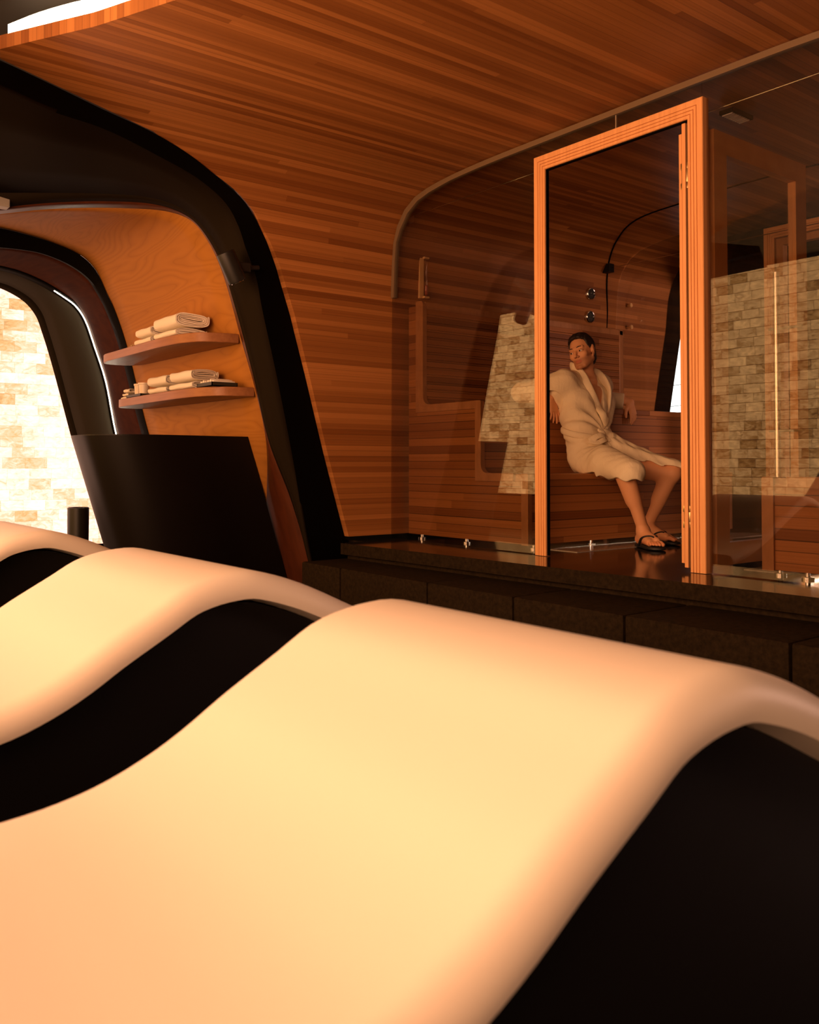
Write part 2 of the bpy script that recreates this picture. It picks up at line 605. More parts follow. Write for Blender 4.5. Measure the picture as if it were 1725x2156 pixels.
def y_front(x, z):
    if x > XC + 1.6 and z < 2.55:
        return np.interp(z, [.37, 2.07, 2.55], [3.295, 2.78, 2.55])
    if x < -4.53 or z < 2.4:
        return np.interp(z, [.37, .926, 1.406, 1.787, 2.07, 2.205, 2.251, 2.36, 2.411, 2.449, 2.488, 2.518, 2.57, 2.61],
                         [3.295, 3.124, 2.988, 2.875, 2.767, 2.696, 2.66, 2.581, 2.51, 2.446, 2.352, 2.255, 2.085, 1.835])
    return np.interp(x, [-4.543, -4.438, -4.329, -4.226, -4.20, -4.14, -3.92, -3.703, -3.295, -2.6, -1.8, -1.3],
                     [1.835, 1.525, 1.245, .996, .942, .975, 1.112, 1.24, 1.418, 1.72, 2.1, 2.5])

def y_back(x, z):
    xx = x if x < XC else 2 * XC - x
    if z < 2.4:
        return np.interp(z, [.37, 1.37, 2.02, 2.4], [6.35, 6.573, 6.72, 6.74])
    return np.interp(xx, [-4.79, -4.6, -4.3, -4.1, XC], [6.74, 6.68, 6.50, 6.42, 6.40])

NY = 40
def shell_piece(name, i0, i1):
    vs, uvs = [], []
    for i in range(i0, i1):
        x, z = sec[i]
        a, b = y_front(x, z), y_back(x, z)
        for j in range(NY):
            y = a + (b - a) * j / (NY - 1)
            vs.append((x, y, z)); uvs.append((y, arc[i]))
    o = mk(name, vs, grid_faces(i1 - i0, NY), M_shell, uv=uvs, smooth=True)
    solidify(o, .062, 1.0)
    o.modifiers.new('crisp_rim', 'EDGE_SPLIT').split_angle = math.radians(45)
    tag(o, kind='structure')
    return o
iL = int(np.argmin(np.abs(sec[:130, 0] + 4.638) + np.abs(sec[:130, 1] - 2.57)))
iR = 259 - iL
shell_piece('wall_left', 0, iL + 1)
shell_piece('ceiling', iL, iR + 1)
shell_piece('wall_right', iR, 260)

# dark seam between two lengths of the pod
SEAM = [(-4.83, 5.885, 1.95), (-4.82, 5.885, 2.1), (-4.794, 5.849, 2.329), (-4.757, 5.816, 2.437), (-4.698, 5.769, 2.518), (-4.6, 5.697, 2.586),
        (-4.447, 5.583, 2.626), (-4.29, 5.471, 2.646), (-4.11, 5.38, 2.657), (-3.943, 5.345, 2.664), (-3.722, 5.325, 2.667),
        (-3.431, 5.283, 2.669), (-3.0, 5.27, 2.669), (-2.4, 5.30, 2.665)]
mb = MB(); mb.tube(catmull(SEAM, 80), .006, 6)
tag(mb.build('trim_1', M_black), kind='structure')

# floors and steps
mb = MB(); mb.box((-12, -2.5, -.05), (3.5, 3.4, 0))
tag(mb.build('floor', M_loungefloor), kind='structure')
mb = MB()
mb.prism([(-5.3, 3.36), (-4.76, 3.36), (-4.76, 3.18), (2.2, 3.49), (2.2, 9.6), (-5.3, 9.6)], .27, .34)
o = tag(mb.build('floor_platform', M_granite, mats=[M_rough], fmat=[0, 0, 1, 1, 1, 1, 1, 1]), kind='structure')
mb = MB()
mb.prism([(-4.74, 3.22), (2.2, 3.53), (2.2, 9.6), (-4.74, 9.6)], .0, .27)
tag(mb.build('trim_2', M_rough), kind='structure')
xs = [-4.78, -4.35, -3.55, -2.93, -2.30, -1.60, -.95, -.2, .6, 1.4, 2.2]
mb = MB()
for a, b in zip(xs, xs[1:]):
    mb.box((a + .004, 2.90, 0), (b - .004, 3.52, .24), .012)
tag(autosmooth(mb.build('trim_3', M_rough)), kind='structure')
mb = MB(); mb.box((-3.655, 3.9, .34), (-3.42, 5.98, .3435))
tag(mb.build('trim_4', M_strip), kind='structure')
mb = MB(); mb.box((-2.38, 3.9, .34), (-2.15, 5.98, .3435))
tag(mb.build('trim_5', M_strip), kind='structure')

# dark upper ceiling with the cove light over the pod's front edge
mb = MB(); mb.box((-10, -2, 2.98), (3.5, 4, 3.03))
tag(mb.build('ceiling_lounge', M_dark), kind='structure')
# dark wall far behind the pod with its daylit window
mb = MB()
mb.box((-9, 9.45, 0), (-6.80, 9.55, 3.2)); mb.box((-6.06, 9.45, 0), (2.2, 9.55, 3.2))
mb.box((-6.80, 9.45, 0), (-6.06, 9.55, 1.34)); mb.box((-6.80, 9.45, 3.1), (-6.06, 9.55, 3.2))
tag(mb.build('wall_back', M_dark), kind='structure')
win = empty('window_1', (-6.43, 9.5, 1.34), kind='structure')
mb = MB(); mb.box((-6.80, 9.50, 1.34), (-6.06, 9.51, 3.1))
mb.build('pane', M_day, win)
mb = MB()
mb.box((-6.80, 9.47, 1.34), (-6.06, 9.50, 1.36))
for z in (1.56, 1.82): mb.tube([(-6.80, 9.49, z), (-6.4, 9.49, z + .012), (-6.06, 9.49, z - .012)], .004, 6)
mb.build('glazing_bar', M_black, win)
win = empty('window_4', (2.1, 8.2, .6), kind='structure')  # added out-of-view window, a warm fill for the pod's back wood
mb = MB(); mb.box((2.12, 7.1, .5), (2.13, 9.3, 2.7)); mb.build('pane', M_side_fill, win)
mb = MB(); mb.box((2.10, 8.18, .5), (2.12, 8.22, 2.7)); mb.build('glazing_bar', M_black, win)
mb = MB(); mb.box((2.14, 6.9, 0), (2.24, 9.55, 3.2)); tag(mb.build('wall_side', M_dark), kind='structure')

# lit salt-brick walls behind the loungers and at the corridor's end
def salt_wall(name, p0, p1, z0, z1, material, thick):
    p0, p1 = Vector((*p0, 0)), Vector((*p1, 0))
    d = (p1 - p0); L = d.length; d.normalize()
    nrm = Vector((d.y, -d.x, 0))
    v, uvs = [], []
    for off in (0, thick):
        for s_, z in ((0, z0), (L, z0), (L, z1), (0, z1)):
            q = p0 + d * s_ - nrm * off
            v.append((q.x, q.y, z)); uvs.append((s_, z))
    f = [(0, 1, 2, 3), (7, 6, 5, 4), (0, 4, 5, 1), (1, 5, 6, 2), (2, 6, 7, 3), (3, 7, 4, 0)]
    o = mk(name, v, f, material, uv=uvs, mats=[M_dark], fmat=[0, 1, 1, 1, 1, 1])
    return tag(o, kind='structure')
salt_wall('wall_salt', (-4.4, -1.5), (-10.4, -1.5), .43, 2.94, M_salt_back, .08)
salt_wall('wall_salt_lounge', (1.7, -1.5), (-4.4, -1.5), .43, 2.94, M_salt_lounge, .08)
salt_wall('wall_salt_end', (-8.9, .55), (-8.9, 3.6), .05, 2.9, M_salt_end, .08)

# ------------------------------------------------------------------ glass fronts and door frames (setting)
G = 3.64
def section_at(inset=0.0):
    c = np.array([XC, 1.4])
    out = []
    for x, z in sec[::4]:
        out.append((x + (inset if x < XC - 1.3 else (-inset if x > XC + 1.3 else 0)), z - (inset if z > 2.45 else 0)))
    return out
def front(y, n, door):
    x0, x1, zt, fw = door
    s_ = section_at(.006)
    left = [(x, z) for x, z in s_ if x <= x0 + .02]
    left = [(left[0][0], .345)] + left + [(x0 + .02, left[-1][1]), (x0 + .02, zt), (x0 + .076, zt), (x0 + .076, .345)]
    right = [(2 * XC - x, z) for x, z in left][::-1]
    xm = -2.916 if y < 5 else -2.93
    top = [(x, z) for x, z in s_ if x0 + .025 < x < xm - .003]
    top1 = [(x0 + .025, zt - .076)] + [(x0 + .025, top[0][1])] + top + [(xm - .003, top[-1][1]), (xm - .003, zt - .076)]
    top_ = [(x, z) for x, z in s_ if xm + .003 < x < x1 - .025]
    top2 = [(xm + .003, zt - .076), (xm + .003, top_[0][1])] + top_ + [(x1 - .025, top_[-1][1]), (x1 - .025, zt - .076)]
    w = empty('window_%d' % n, (XC, y, .34), kind='structure')
    for poly in (left, top1, top2, right):
        v = [(x, y - .004, z) for x, z in poly] + [(x, y + .004, z) for x, z in poly]
        k = len(poly)
        f = [tuple(range(k)), tuple(range(2 * k - 1, k - 1, -1))] + [(i, k + i, k + (i + 1) % k, (i + 1) % k) for i in range(k)]
        mk('glass_pane', v, f, M_glass, w)
    # channel that follows the pod's inside
    mb = MB()
    ch = [(x, z) for x, z in s_ if (z > 1.95)]
    rin = section_at(.036)
    chi = [p for p, q in zip(rin, s_) if q[1] > 1.95]
    rings = []
    for (x, z), (xi, zi) in zip(ch, chi):
        rings.append([(x, y - .016, z), (xi, y - .016, zi), (xi, y + .016, zi), (x, y + .016, z)])
    mb.rings(rings)
    if y < 5: mb.build('channel', M_channel, w)
    mb = MB(); mb.box((xm - .003, y - .005, zt), (xm + .003, y + .005, 2.655))
    mb.build('silicone_joint', M_silicone, w)
    return w
front(G, 2, (-3.468, -2.39, 2.555, .1))
front(6.0, 3, (-3.461, -2.39, 2.54, .1))

def u_frame(name, x0, x1, zb, zt, prof, y, material, parent):
    """mitred frame: prof is a closed list of (distance in from the outer edge, depth offset)"""
    rings = []
    for st in range(4):
        r = []
        for a, d in prof:
            r.append([(x0 + a, y + d, zb), (x0 + a, y + d, zt - a), (x1 - a, y + d, zt - a), (x1 - a, y + d, zb)][st])
        rings.append(r)
    mb = MB(); mb.rings(rings)
    return autosmooth(mb.build(name, material, parent), 20)

# reeded face: three fine grooves, then the rebate
def reeded(w, d0, d1, din=None):
    g = .0022
    p = [(0, d1), (0, d0 + .004), (.003, d0)]
    for k in (1, 2, 3):
        c = w * (.19 + .20 * k)
        p += [(c - g, d0), (c, d0 + .008), (c + g, d0)]
    return p + [(w - .003, d0), (w, d0 + .004), (w, d1 if din is None else din), (w - .02, d1 if din is None else din), (w - .02, d1)]
door = empty('door_1', (-2.93, G, .34), kind='structure')
u_frame('door_frame', -3.468, -2.39, .342, 2.555, reeded(.083, -.035, .014, -.010), G, M_frame, door)
u_frame('rebate', -3.468 + .083, -2.39 - .083, .345, 2.555 - .083, [(0, -.024), (.006, -.024), (.006, -.006), (0, -.006)], G, M_black, door)
# hinge-side stop and the edge of the open leaf
mb = MB()
mb.box((-2.508, G - .028, .36), (-2.488, G + .03, 2.46), .003)
mb.build('stop_bead', M_frame, door)
# leaf, swung inward through a right angle
LX0, LX1 = -2.435, -2.392
leaf = mb = MB()
ya, yb, za, zb_ = 3.70, 4.545, .37, 2.425
fwd = .105
prof = [(0, 0), (fwd, 0), (fwd, LX1 - LX0), (0, LX1 - LX0)]
st = []
for k in range(5):
    r = []
    for a, d in prof:
        r.append([(LX0 + d, ya + a, za + a), (LX0 + d, ya + a, zb_ - a), (LX0 + d, yb - a, zb_ - a), (LX0 + d, yb - a, za + a), (LX0 + d, ya + a, za + a)][k])
    st.append(r)
mb.rings(st[:4], caps=False, closed=True)
lf = autosmooth(mb.build('door_leaf', M_leaf, door), 20)
mb = MB(); mb.box((-2.417, ya + fwd - .005, za + fwd - .005), (-2.410, yb - fwd + .005, zb_ - fwd + .005))
mb.build('leaf_glass', M_glass2, lf)
# the leaf's hinge edge as seen in the opening: reeded strip
mb = MB()
mb.box((-2.552, G + .012, .375), (-2.536, G + .05, 2.43), .002)
mb.box((-2.534, G + .018, .375), (-2.520, G + .05, 2.43), .002)
mb.box((-2.552, G + .05, .375), (-2.520, G + .062, 2.43), .002)
mb.build('hinge_stile', M_frame, lf)
for z0, z1 in ((2.15, 2.275), (.545, .65)):
    mb = MB()
    mb.box((-2.522, G - .018, z1 - .03), (-2.478, G + .03, z1), .002)
    mb.box((-2.522, G - .018, z0), (-2.478, G + .03, z0 + .03), .002)
    mb.box((-2.502, G - .022, z0 + .03), (-2.48, G + .02, z1 - .03), .002)
    mb.tube([(-2.512, G - .012, z0 + .01), (-2.512, G - .012, z1 - .01)], .007, 10)
    autosmooth(mb.build('hinge', M_brass, door))
mb = MB()
mb.tube([(-2.50, 4.43, .76), (-2.50, 4.43, 1.86)], .015, 14)
h = autosmooth(mb.build('handle', M_steelbar, lf))
for z in (1.56, 1.02):
    mb = MB(); mb.tube([(-2.545, 4.43, z), (-2.36, 4.43, z)], .0065, 10)
    mb.build('standoff', M_brass, h)
# second front's door frame
door2 = empty('door_2', (-2.93, 6.0, .34), kind='structure')
u_frame('door_frame', -3.461, -2.40, .342, 2.54, reeded(.083, -.035, .045), 6.0, M_frame, door2)
u_frame('rebate', -3.461 + .09, -2.40 - .09, .345, 2.54 - .09, [(0, -.02), (.05, -.02), (.05, .04), (0, .04)], 6.0, M_trim, door2)

# ------------------------------------------------------------------ arched portals of the corridor
O_ = [(-4.885, 3.415, 0), (-4.885, 3.30, .35), (-4.885, 3.124, .926), (-4.885, 2.988, 1.406), (-4.885, 2.875, 1.787), (-4.872, 2.767, 2.07), (-4.84, 2.66, 2.251),
      (-4.79, 2.51, 2.411), (-4.74, 2.352, 2.485), (-4.70, 2.255, 2.515), (-4.638, 2.085, 2.567), (-4.543, 1.835, 2.606), (-4.438, 1.525, 2.624),
      (-4.329, 1.245, 2.639), (-4.226, .996, 2.646), (-4.0, .45, 2.65)]
A_ = [(-4.83, 3.07, 0), (-4.83, 2.991, .242), (-4.83, 2.879, .82), (-4.83, 2.762, 1.34), (-4.83, 2.644, 1.807), (-4.83, 2.604, 1.985), (-4.818, 2.526, 2.149),
      (-4.81, 2.477, 2.263), (-4.797, 2.392, 2.379), (-4.741, 2.202, 2.469), (-4.599, 1.859, 2.516), (-4.455, 1.551, 2.53), (-4.284, 1.212, 2.497),
      (-4.172, .985, 2.496), (-3.93, .45, 2.46)]
B_ = [(-4.86, 3.075, 0), (-4.86, 2.996, .239), (-4.88, 2.899, .626), (-4.92, 2.771, .978), (-4.97, 2.676, 1.422), (-5.02, 2.571, 1.864), (-5.03, 2.504, 2.071),
      (-5.05, 2.43, 2.226), (-5.08, 2.349, 2.328), (-5.12, 2.233, 2.41), (-5.2, 2.082, 2.459), (-5.3, 1.84, 2.461), (-5.4, 1.567, 2.439), (-5.5, 1.304, 2.414), (-5.7, .75, 2.35)]
M_ = [(-4.98, 3.15, 0), (-4.98, 3.077, .224), (-4.99, 2.946, .621), (-5.0, 2.795, .979), (-5.03, 2.688, 1.428), (-5.06, 2.569, 1.869), (-5.08, 2.503, 2.079),
      (-5.1, 2.422, 2.234), (-5.14, 2.339, 2.348), (-5.2, 2.247, 2.41), (-5.28, 2.115, 2.446), (-5.38, 1.868, 2.439), (-5.48, 1.591, 2.403), (-5.58, 1.324, 2.35), (-5.8, .75, 2.25)]
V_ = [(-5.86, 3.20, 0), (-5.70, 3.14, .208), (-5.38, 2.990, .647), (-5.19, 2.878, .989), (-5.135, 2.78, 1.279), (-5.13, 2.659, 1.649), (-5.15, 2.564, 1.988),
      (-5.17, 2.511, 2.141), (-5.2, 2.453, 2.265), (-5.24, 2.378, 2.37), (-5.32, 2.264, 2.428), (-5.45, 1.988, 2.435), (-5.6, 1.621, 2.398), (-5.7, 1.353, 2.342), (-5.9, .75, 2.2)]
W2 = [(-6.95, 3.15, 0), (-6.95, 2.916, .676), (-6.95, 2.765, 1.148), (-6.95, 2.589, 1.811), (-6.95, 2.488, 2.084), (-6.95, 2.442, 2.172), (-6.95, 2.348, 2.354),
      (-6.95, 2.241, 2.447), (-6.95, 2.014, 2.519), (-6.95, 1.816, 2.552), (-6.95, 1.651, 2.568), (-6.95, .9, 2.6)]
W2i = [(-7.0, 3.13, 0), (-7.0, 2.897, .676), (-7.0, 2.75, 1.149), (-7.0, 2.565, 1.814), (-7.0, 2.461, 2.069), (-7.0, 2.407, 2.168), (-7.0, 2.325, 2.278),
       (-7.0, 2.182, 2.37), (-7.0, 1.967, 2.434), (-7.0, 1.797, 2.442), (-7.0, 1.664, 2.436), (-7.0, .9, 2.40)]
W3 = [(-8.2, 3.28, 0), (-8.2, 3.115, .65), (-8.2, 2.963, 1.114), (-8.2, 2.857, 1.616), (-8.2, 2.759, 1.907), (-8.2, 2.662, 2.163), (-8.2, 2.581, 2.271),
      (-8.2, 2.475, 2.341), (-8.2, 2.307, 2.427), (-8.2, 2.111, 2.495), (-8.2, 1.952, 2.523), (-8.2, 1.0, 2.6)]
W3i = [(-8.45, 3.04, 0), (-8.45, 2.845, .649), (-8.45, 2.705, 1.098), (-8.45, 2.606, 1.461), (-8.45, 2.501, 1.841), (-8.45, 2.427, 2.075), (-8.45, 2.371, 2.222),
       (-8.45, 2.279, 2.334), (-8.45, 2.144, 2.412), (-8.45, 2.012, 2.451), (-8.45, 1.0, 2.5)]
NA = 120
cO, cA, cB, cM, cV, c2, c2i, c3, c3i = [catmull(c, NA) for c in (O_, A_, B_, M_, V_, W2, W2i, W3, W3i)]

def loft(name, curves, material, parent, uvscale=None):
    k = len(curves)
    v = np.stack(curves, 1).reshape(-1, 3)
    uv = None
    if uvscale is not None:
        uv = uvscale(curves)
    o = mk(name, v, grid_faces(NA, k), material, parent, uv=uv, smooth=True)
    return o

portal = empty('arched_portal', (-4.85, 3.2, 0), 'black leaning arched portal with bronze underside beside the wooden pod', 'archway')
bO = cO + np.array([-.22, -.02, .0]); bO[:, 2] = np.minimum(bO[:, 2] + .05, 2.72)
mb = MB(); mb.rings([[cO[i], cA[i], (cA[i] + bO[i]) / 2 + np.array([-.05, 0, .03]), bO[i]] for i in range(NA)])
autosmooth(mb.build('arch_face', M_black, portal), 50)
o = loft('soffit', [cA, cA * .66 + cB * .34, cA * .33 + cB * .67, cB], M_steel, portal); solidify(o, .02, -1)
o = loft('metal_reveal', [cB, (cB + cM) / 2, cM], M_steel, portal); solidify(o, .015, -1)
o = loft('wood_reveal_shade', [cM, (cM + cV) / 2, cV], M_redwood_shade, portal); solidify(o, .02, -1)  # red wood reveal; its widened foot stands in for shade beside the counter

def uv_vault(curves):
    L = np.r_[0, np.cumsum(np.linalg.norm(np.diff(curves[0], axis=0), axis=1))]
    out = []
    for i in range(NA):
        for c in curves:
            out.append((c[i][0], L[i]))
    return out
def between(a, b, n):
    return [a * (1 - t) + b * t for t in np.linspace(0, 1, n)]
o = loft('wall_veneer', between(cV, c2, 9), M_veneer, None, uv_vault); solidify(o, .03, -1); tag(o, kind='structure')
portal2 = empty('arched_portal', (-6.95, 3.0, 0), 'thin black arched portal framing the far edge of the veneered niche', 'archway')
mb = MB(); mb.rings([[c2[i] + np.array([.01, -.003, -.003]), c2i[i], c2i[i] + np.array([-.12, .02, .02]), c2[i] + np.array([-.12, .02, .02])] for i in range(NA)])
autosmooth(mb.build('arch_face', M_black, portal2), 50)
o = loft('wall_vault', between(c2i + np.array([-.02, .01, .01]), c3, 7), M_vault_shade, None, uv_vault); solidify(o, .03, -1); tag(o, kind='structure')
portal3 = empty('arched_portal', (-8.3, 3.1, 0), 'far black arched portal with a glowing edge in front of the bright salt bricks', 'archway')
mid = (c3 + c3i) / 2 + np.array([.05, .0, .0])
q1 = c3 * .8 + c3i * .2 + np.array([.03, 0, 0]); q3 = c3 * .25 + c3i * .75 + np.array([.035, 0, 0])
o = loft('arch_face', [c3, q1, mid, q3, c3i], M_ribsteel, portal3); solidify(o, .015, -1)
lipo = c3 + np.array([.0, -.004, -.006]); lipe = c3 + np.array([.17, -.012, -.012])
o = loft('lip', [lipo, lipe], M_black, portal3); solidify(o, .008, -1)  # added blocker that keeps the LED's light off the vault wall
inn = c3i + np.array([-.06, -.035, -.03])
o = loft('inner_edge', [c3i, inn], M_steel, portal3); solidify(o, .015, -1)
mb = MB(); mb.tube([p + np.array([.10, -.020, -.016]) for p in c3[14:78]], .004, 6)
mb.build('led_strip', M_led2, portal3)

# back portal beyond the pod
P_out, P_in = [], []
for i in range(0, 130, 3):
    x, z = sec[i]
    yb_ = y_back(x, z) + .004
    P_out.append((x + .004 * (z < 2.6), yb_ - .035, z - .004 * (z > 2.45)))
    nx, nz = (.07, 0) if z < 2.2 else (.07 * max(0, 1 - (z - 2.2) / .45), -.17 * min(1, (z - 2.2) / .4))
    P_in.append((x + nx, yb_ + .03, z + nz))
P_out.insert(0, (-4.838, 6.27, .345)); P_in.insert(0, (-4.766, 6.30, .345))
rings = []
for (a, b) in zip(P_out, P_in):
    a, b = np.array(a), np.array(b)
    rings.append([a, b, b + np.array([0, .07, 0]), a + np.array([0, .07, 0])])
rings_r = [[np.array([2 * XC - p[0], p[1], p[2]]) for p in r] for r in rings[::-1]]
portal4 = empty('arched_portal', (XC, 6.5, .34), 'black arched portal behind the sauna, seen past the seated man', 'archway')
mb = MB(); mb.rings(rings + rings_r)
autosmooth(mb.build('arch_face', M_black, portal4), 50)
mb = MB()
pts = [(p[0], p[1] - .012, p[2]) for p in (np.array(P_out) * .55 + np.array(P_in) * .45)[26:]]
mb.tube(pts[10:] + [(2 * XC - p[0], p[1], p[2]) for p in pts[:9:-1]], .003, 6)
mb.build('led_line', M_ledline, portal4)

# cove light
mb = MB()
cv = [(-4.27, 1.05, 2.79), (-4.10, 1.13, 2.80), (-3.92, 1.22, 2.80), (-3.703, 1.35, 2.80), (-3.295, 1.53, 2.80), (-2.6, 1.83, 2.80), (-1.9, 2.17, 2.80)]
rings = []
for p in catmull(cv, 40):
    rings.append([(p[0] - .005, p[1] - .01, p[2] - .06), (p[0] + .005, p[1] + .01, p[2] - .06), (p[0] + .005, p[1] + .01, p[2] + .05), (p[0] - .005, p[1] - .01, p[2] + .05)])
mb.rings(rings)
tag(mb.build('cove_light', M_led), 'bright linear cove light above the front edge of the wooden ceiling', 'light')

# ------------------------------------------------------------------ sauna benches
FZ = .34
def rounded(poly, radii, n=6):
    out = []
    k = len(poly)
    for i in range(k):
        p = Vector((*poly[i], 0)); a = Vector((*poly[i - 1], 0)); b = Vector((*poly[(i + 1) % k], 0))
        r = radii[i]
        if r <= 0:
            out.append((p.x, p.y)); continue
        u, w = (a - p).normalized(), (b - p).normalized()
        p0, p1 = p + u * r, p + w * r
        for t in np.linspace(0, 1, n):
            q = p0 * (1 - t) ** 2 + p * 2 * t * (1 - t) + p1 * t ** 2
            out.append((q.x, q.y))
    return out

def bench(mir, y0, y1, label, gl):
    sx = (lambda x: 2 * XC - x) if mir else (lambda x: x)
    b = empty('sauna_bench', (sx(-4.2), (y0 + y1) / 2, FZ), label, 'bench')
    def bx(mb, x0, x1, ya, yb, z0, z1, bev=0):
        a, c = sorted((sx(x0), sx(x1)))
        mb.box((a, ya, z0), (c, yb, z1), bev)
    ZL, ZU, ZT = .785, 1.235, 1.935
    XF, XR, XB, XW = -3.662, -4.066, -4.634, -4.80
    zb = .372
    mb = MB(); bx(mb, XF - .02, XF - .004, y0 + .02, y1, zb, ZL - .035); mb.build('front_panel', M_slatz, b)
    mb = MB(); bx(mb, XF - .06, XF - .045, y0 + .3, y1 - .1, .385, .389); mb.build('plinth_light', M_under, b)
    mb = MB(); bx(mb, XR - .05, XF + .006, y0 + .02, y1, ZL - .035, ZL, .006); mb.build('lower_seat', M_seat, b)
    mb = MB(); bx(mb, XR - .02, XR - .004, y0 + .02, y1, ZL, ZU - .04); mb.build('riser_panel', M_slatz, b)
    mb = MB(); bx(mb, XB - .05, XR + .006, y0 + .02, y1, ZU - .04, ZU, .006); mb.build('upper_seat', M_seat, b)
    mb = MB()
    zz = ZU + .01
    while zz < ZT - .05:
        bx(mb, XB - .022, XB - .002, y0 + .03, y1 - .05, zz, zz + .0485, .003); zz += .0505
    mb.build('backrest', M_slatz, b)
    mb = MB(); bx(mb, XB - .045, XB, y1 - .055, y1, ZU, ZT, .01); bx(mb, XB - .045, XB, y0 + .02, y1, ZT - .05, ZT, .008)
    mb.build('backrest_frame', M_trim, b)
    # end panel: slats cut to the stepped outline
    out = [(XW, zb), (XF - .054, zb), (XF - .054, ZL - .03), (XR - .052, ZL - .03), (XR - .052, ZU - .04), (XB - .075, ZU - .04), (XB - .075, ZT - .02), (XW, ZT - .02)]
    v = [(sx(x), y0 + .012, z) for x, z in out] + [(sx(x), y0 + .03, z) for x, z in out]
    k = len(out)
    f = [tuple(range(k)), tuple(range(2 * k - 1, k - 1, -1))] + [(i, k + i, k + (i + 1) % k, (i + 1) % k) for i in range(k)]
    mk('end_panel', v, f, M_slatx, b)
    # trims that outline the steps, inside corners rounded
    def trim(poly, radii, nm='end_trim', d=.0):
        pl = rounded(poly, radii)
        k = len(pl)
        v = [(sx(x), y0 - d, z) for x, z in pl] + [(sx(x), y0 + .034, z) for x, z in pl]
        f = [tuple(range(k)), tuple(range(2 * k - 1, k - 1, -1))] + [(i, k + i, k + (i + 1) % k, (i + 1) % k) for i in range(k)]
        autosmooth(mk(nm, v, f, M_trim, b), 30)
    w = .052
    trim([(XB - .076, ZU - .045), (XR - .05, ZU - .045), (XR - .05, ZU + .004), (XB, ZU + .004), (XB, ZT + .005), (XB - .076, ZT + .005)],
         [0, 0, .0, .07, .03, 0])
    trim([(XR - w, ZL - .045), (XF - .12, ZL - .045), (XF - .12, ZL + .004), (XR, ZL + .004), (XR, ZU + .005), (XR - w, ZU + .005)],
         [0, 0, 0, .06, .012, 0])
    trim([(XF - .056, zb - .004), (XF, zb - .004), (XF, ZL + .003), (XF - .056, ZL + .003)], [0, 0, .01, 0])
    mb = MB(); bx(mb, XR - .06, XR + .002, y1 - .03, y1, ZL, ZU + .004, .008); bx(mb, XF - .05, XF + .002, y1 - .03, y1, zb, ZL + .003, .006)
    bx(mb, XW, XF - .05, y1 - .02, y1, zb, ZL - .04); bx(mb, XW, XR - .06, y1 - .02, y1, ZL - .04, ZU - .04)
    mb.build('far_end_panel', M_trim, b)
    for (x, y) in gl:
        mb = MB()
        mb.lathe([(.027, 0), (.027, .010), (.012, .012), (.010, .036)], (sx(x), y, FZ), 16)
        autosmooth(mb.build('foot', M_chrome, b))
    return b
ys = [3.84, 4.35, 4.87, 5.33, 5.76]
bench(False, 3.752, 5.86, 'two-tier cedar slatted sauna bench the man in the robe sits on', [(-3.70, y) for y in ys] + [(-4.70, 3.80), (-4.25, 3.80)])
bench(True, 3.752, 5.86, 'two-tier cedar slatted sauna bench at the right edge behind the open glass door', [(-3.70, y) for y in ys] + [(-3.85, 3.80)])

# ------------------------------------------------------------------ small fittings in the sauna
t = empty('sand_timer', (-4.80, 3.91, 2.0), 'wooden sauna sand timer with glass tube hanging on the left cedar wall', 'sand timer')
mb = MB(); mb.box((-4.83, 3.865, 1.995), (-4.808, 3.905, 2.285), .004); mb.build('back_board', M_handle, t)
mb = MB(); mb.box((-4.808, 3.89, 1.995), (-4.785, 3.935, 2.01), .003); mb.build('end_block', M_handle, t)
mb = MB(); mb.box((-4.808, 3.89, 2.27), (-4.785, 3.935, 2.285), .003); mb.build('end_block', M_handle, t)
mb = MB(); mb.lathe([(.004, 2.012), (.013, 2.02), (.013, 2.11), (.004, 2.14), (.013, 2.17), (.013, 2.26), (.004, 2.268)], (-4.795, 3.915, 0), 14)
autosmooth(mb.build('glass_tube', M_glass2, t), 80)
mb = MB(); mb.lathe([(.003, 2.014), (.011, 2.022), (.011, 2.085), (.002, 2.092)], (-4.795, 3.915, 0), 14)
mb.build('red_sand', simple('red_sand', (.30, .05, .02), .8), t)
for (z, nm, lb) in ((2.232, 'thermometer', 'upper round chrome gauge on the dark cedar wall above the man'), (2.045, 'hygrometer', 'lower round chrome gauge on the dark cedar wall just above the man')):
    g = empty(nm, (-4.83, 5.655, z - .05), lb, 'gauge')
    x0 = -4.828 if z < 2.1 else -4.82
    mb = MB(); mb.lathe([(.050, -.006), (.052, .02), (.046, .03), (.041, .028), (.041, .02)], (x0, 5.655, z), 28, 'x')
    autosmooth(mb.build('bezel', M_chrome, g))
    mb = MB(); mb.lathe([(.0405, .0205), (.0405, .0215)], (x0, 5.655, z), 28, 'x')
    mb.build('dial', simple('dial_dark', (.05, .05, .05), .15), g)
    mb = MB(); mb.box((x0 + .022, 5.652, z - .002), (x0 + .024, 5.656, z + .032)); mb.box((x0 + .022, 5.635, z - .02), (x0 + .024, 5.675, z - .014))
    mb.build('needle', M_chrome, g)
for y, z, lb in ((6.147, 2.19, 'upper small wooden coat peg on the reddish cedar wall right of the man'), (6.152, 2.005, 'lower small wooden coat peg on the reddish cedar wall right of the man')):
    mb = MB(); mb.lathe([(.008, 0), (.008, .03), (.018, .035), (.018, .05), (.012, .055)], (-4.826, y, z), 14, 'x')
    tag(autosmooth(mb.build('coat_peg', M_handle)), lb, 'peg')
rodd = [(3.70, 2.512, 'thin steel rod spanning the pod just inside the front glass, small bracket at left', 3.70),
        (5.80, 2.45, 'thin steel rod spanning the pod near the second glass front, dark square bracket at left', 5.80)]
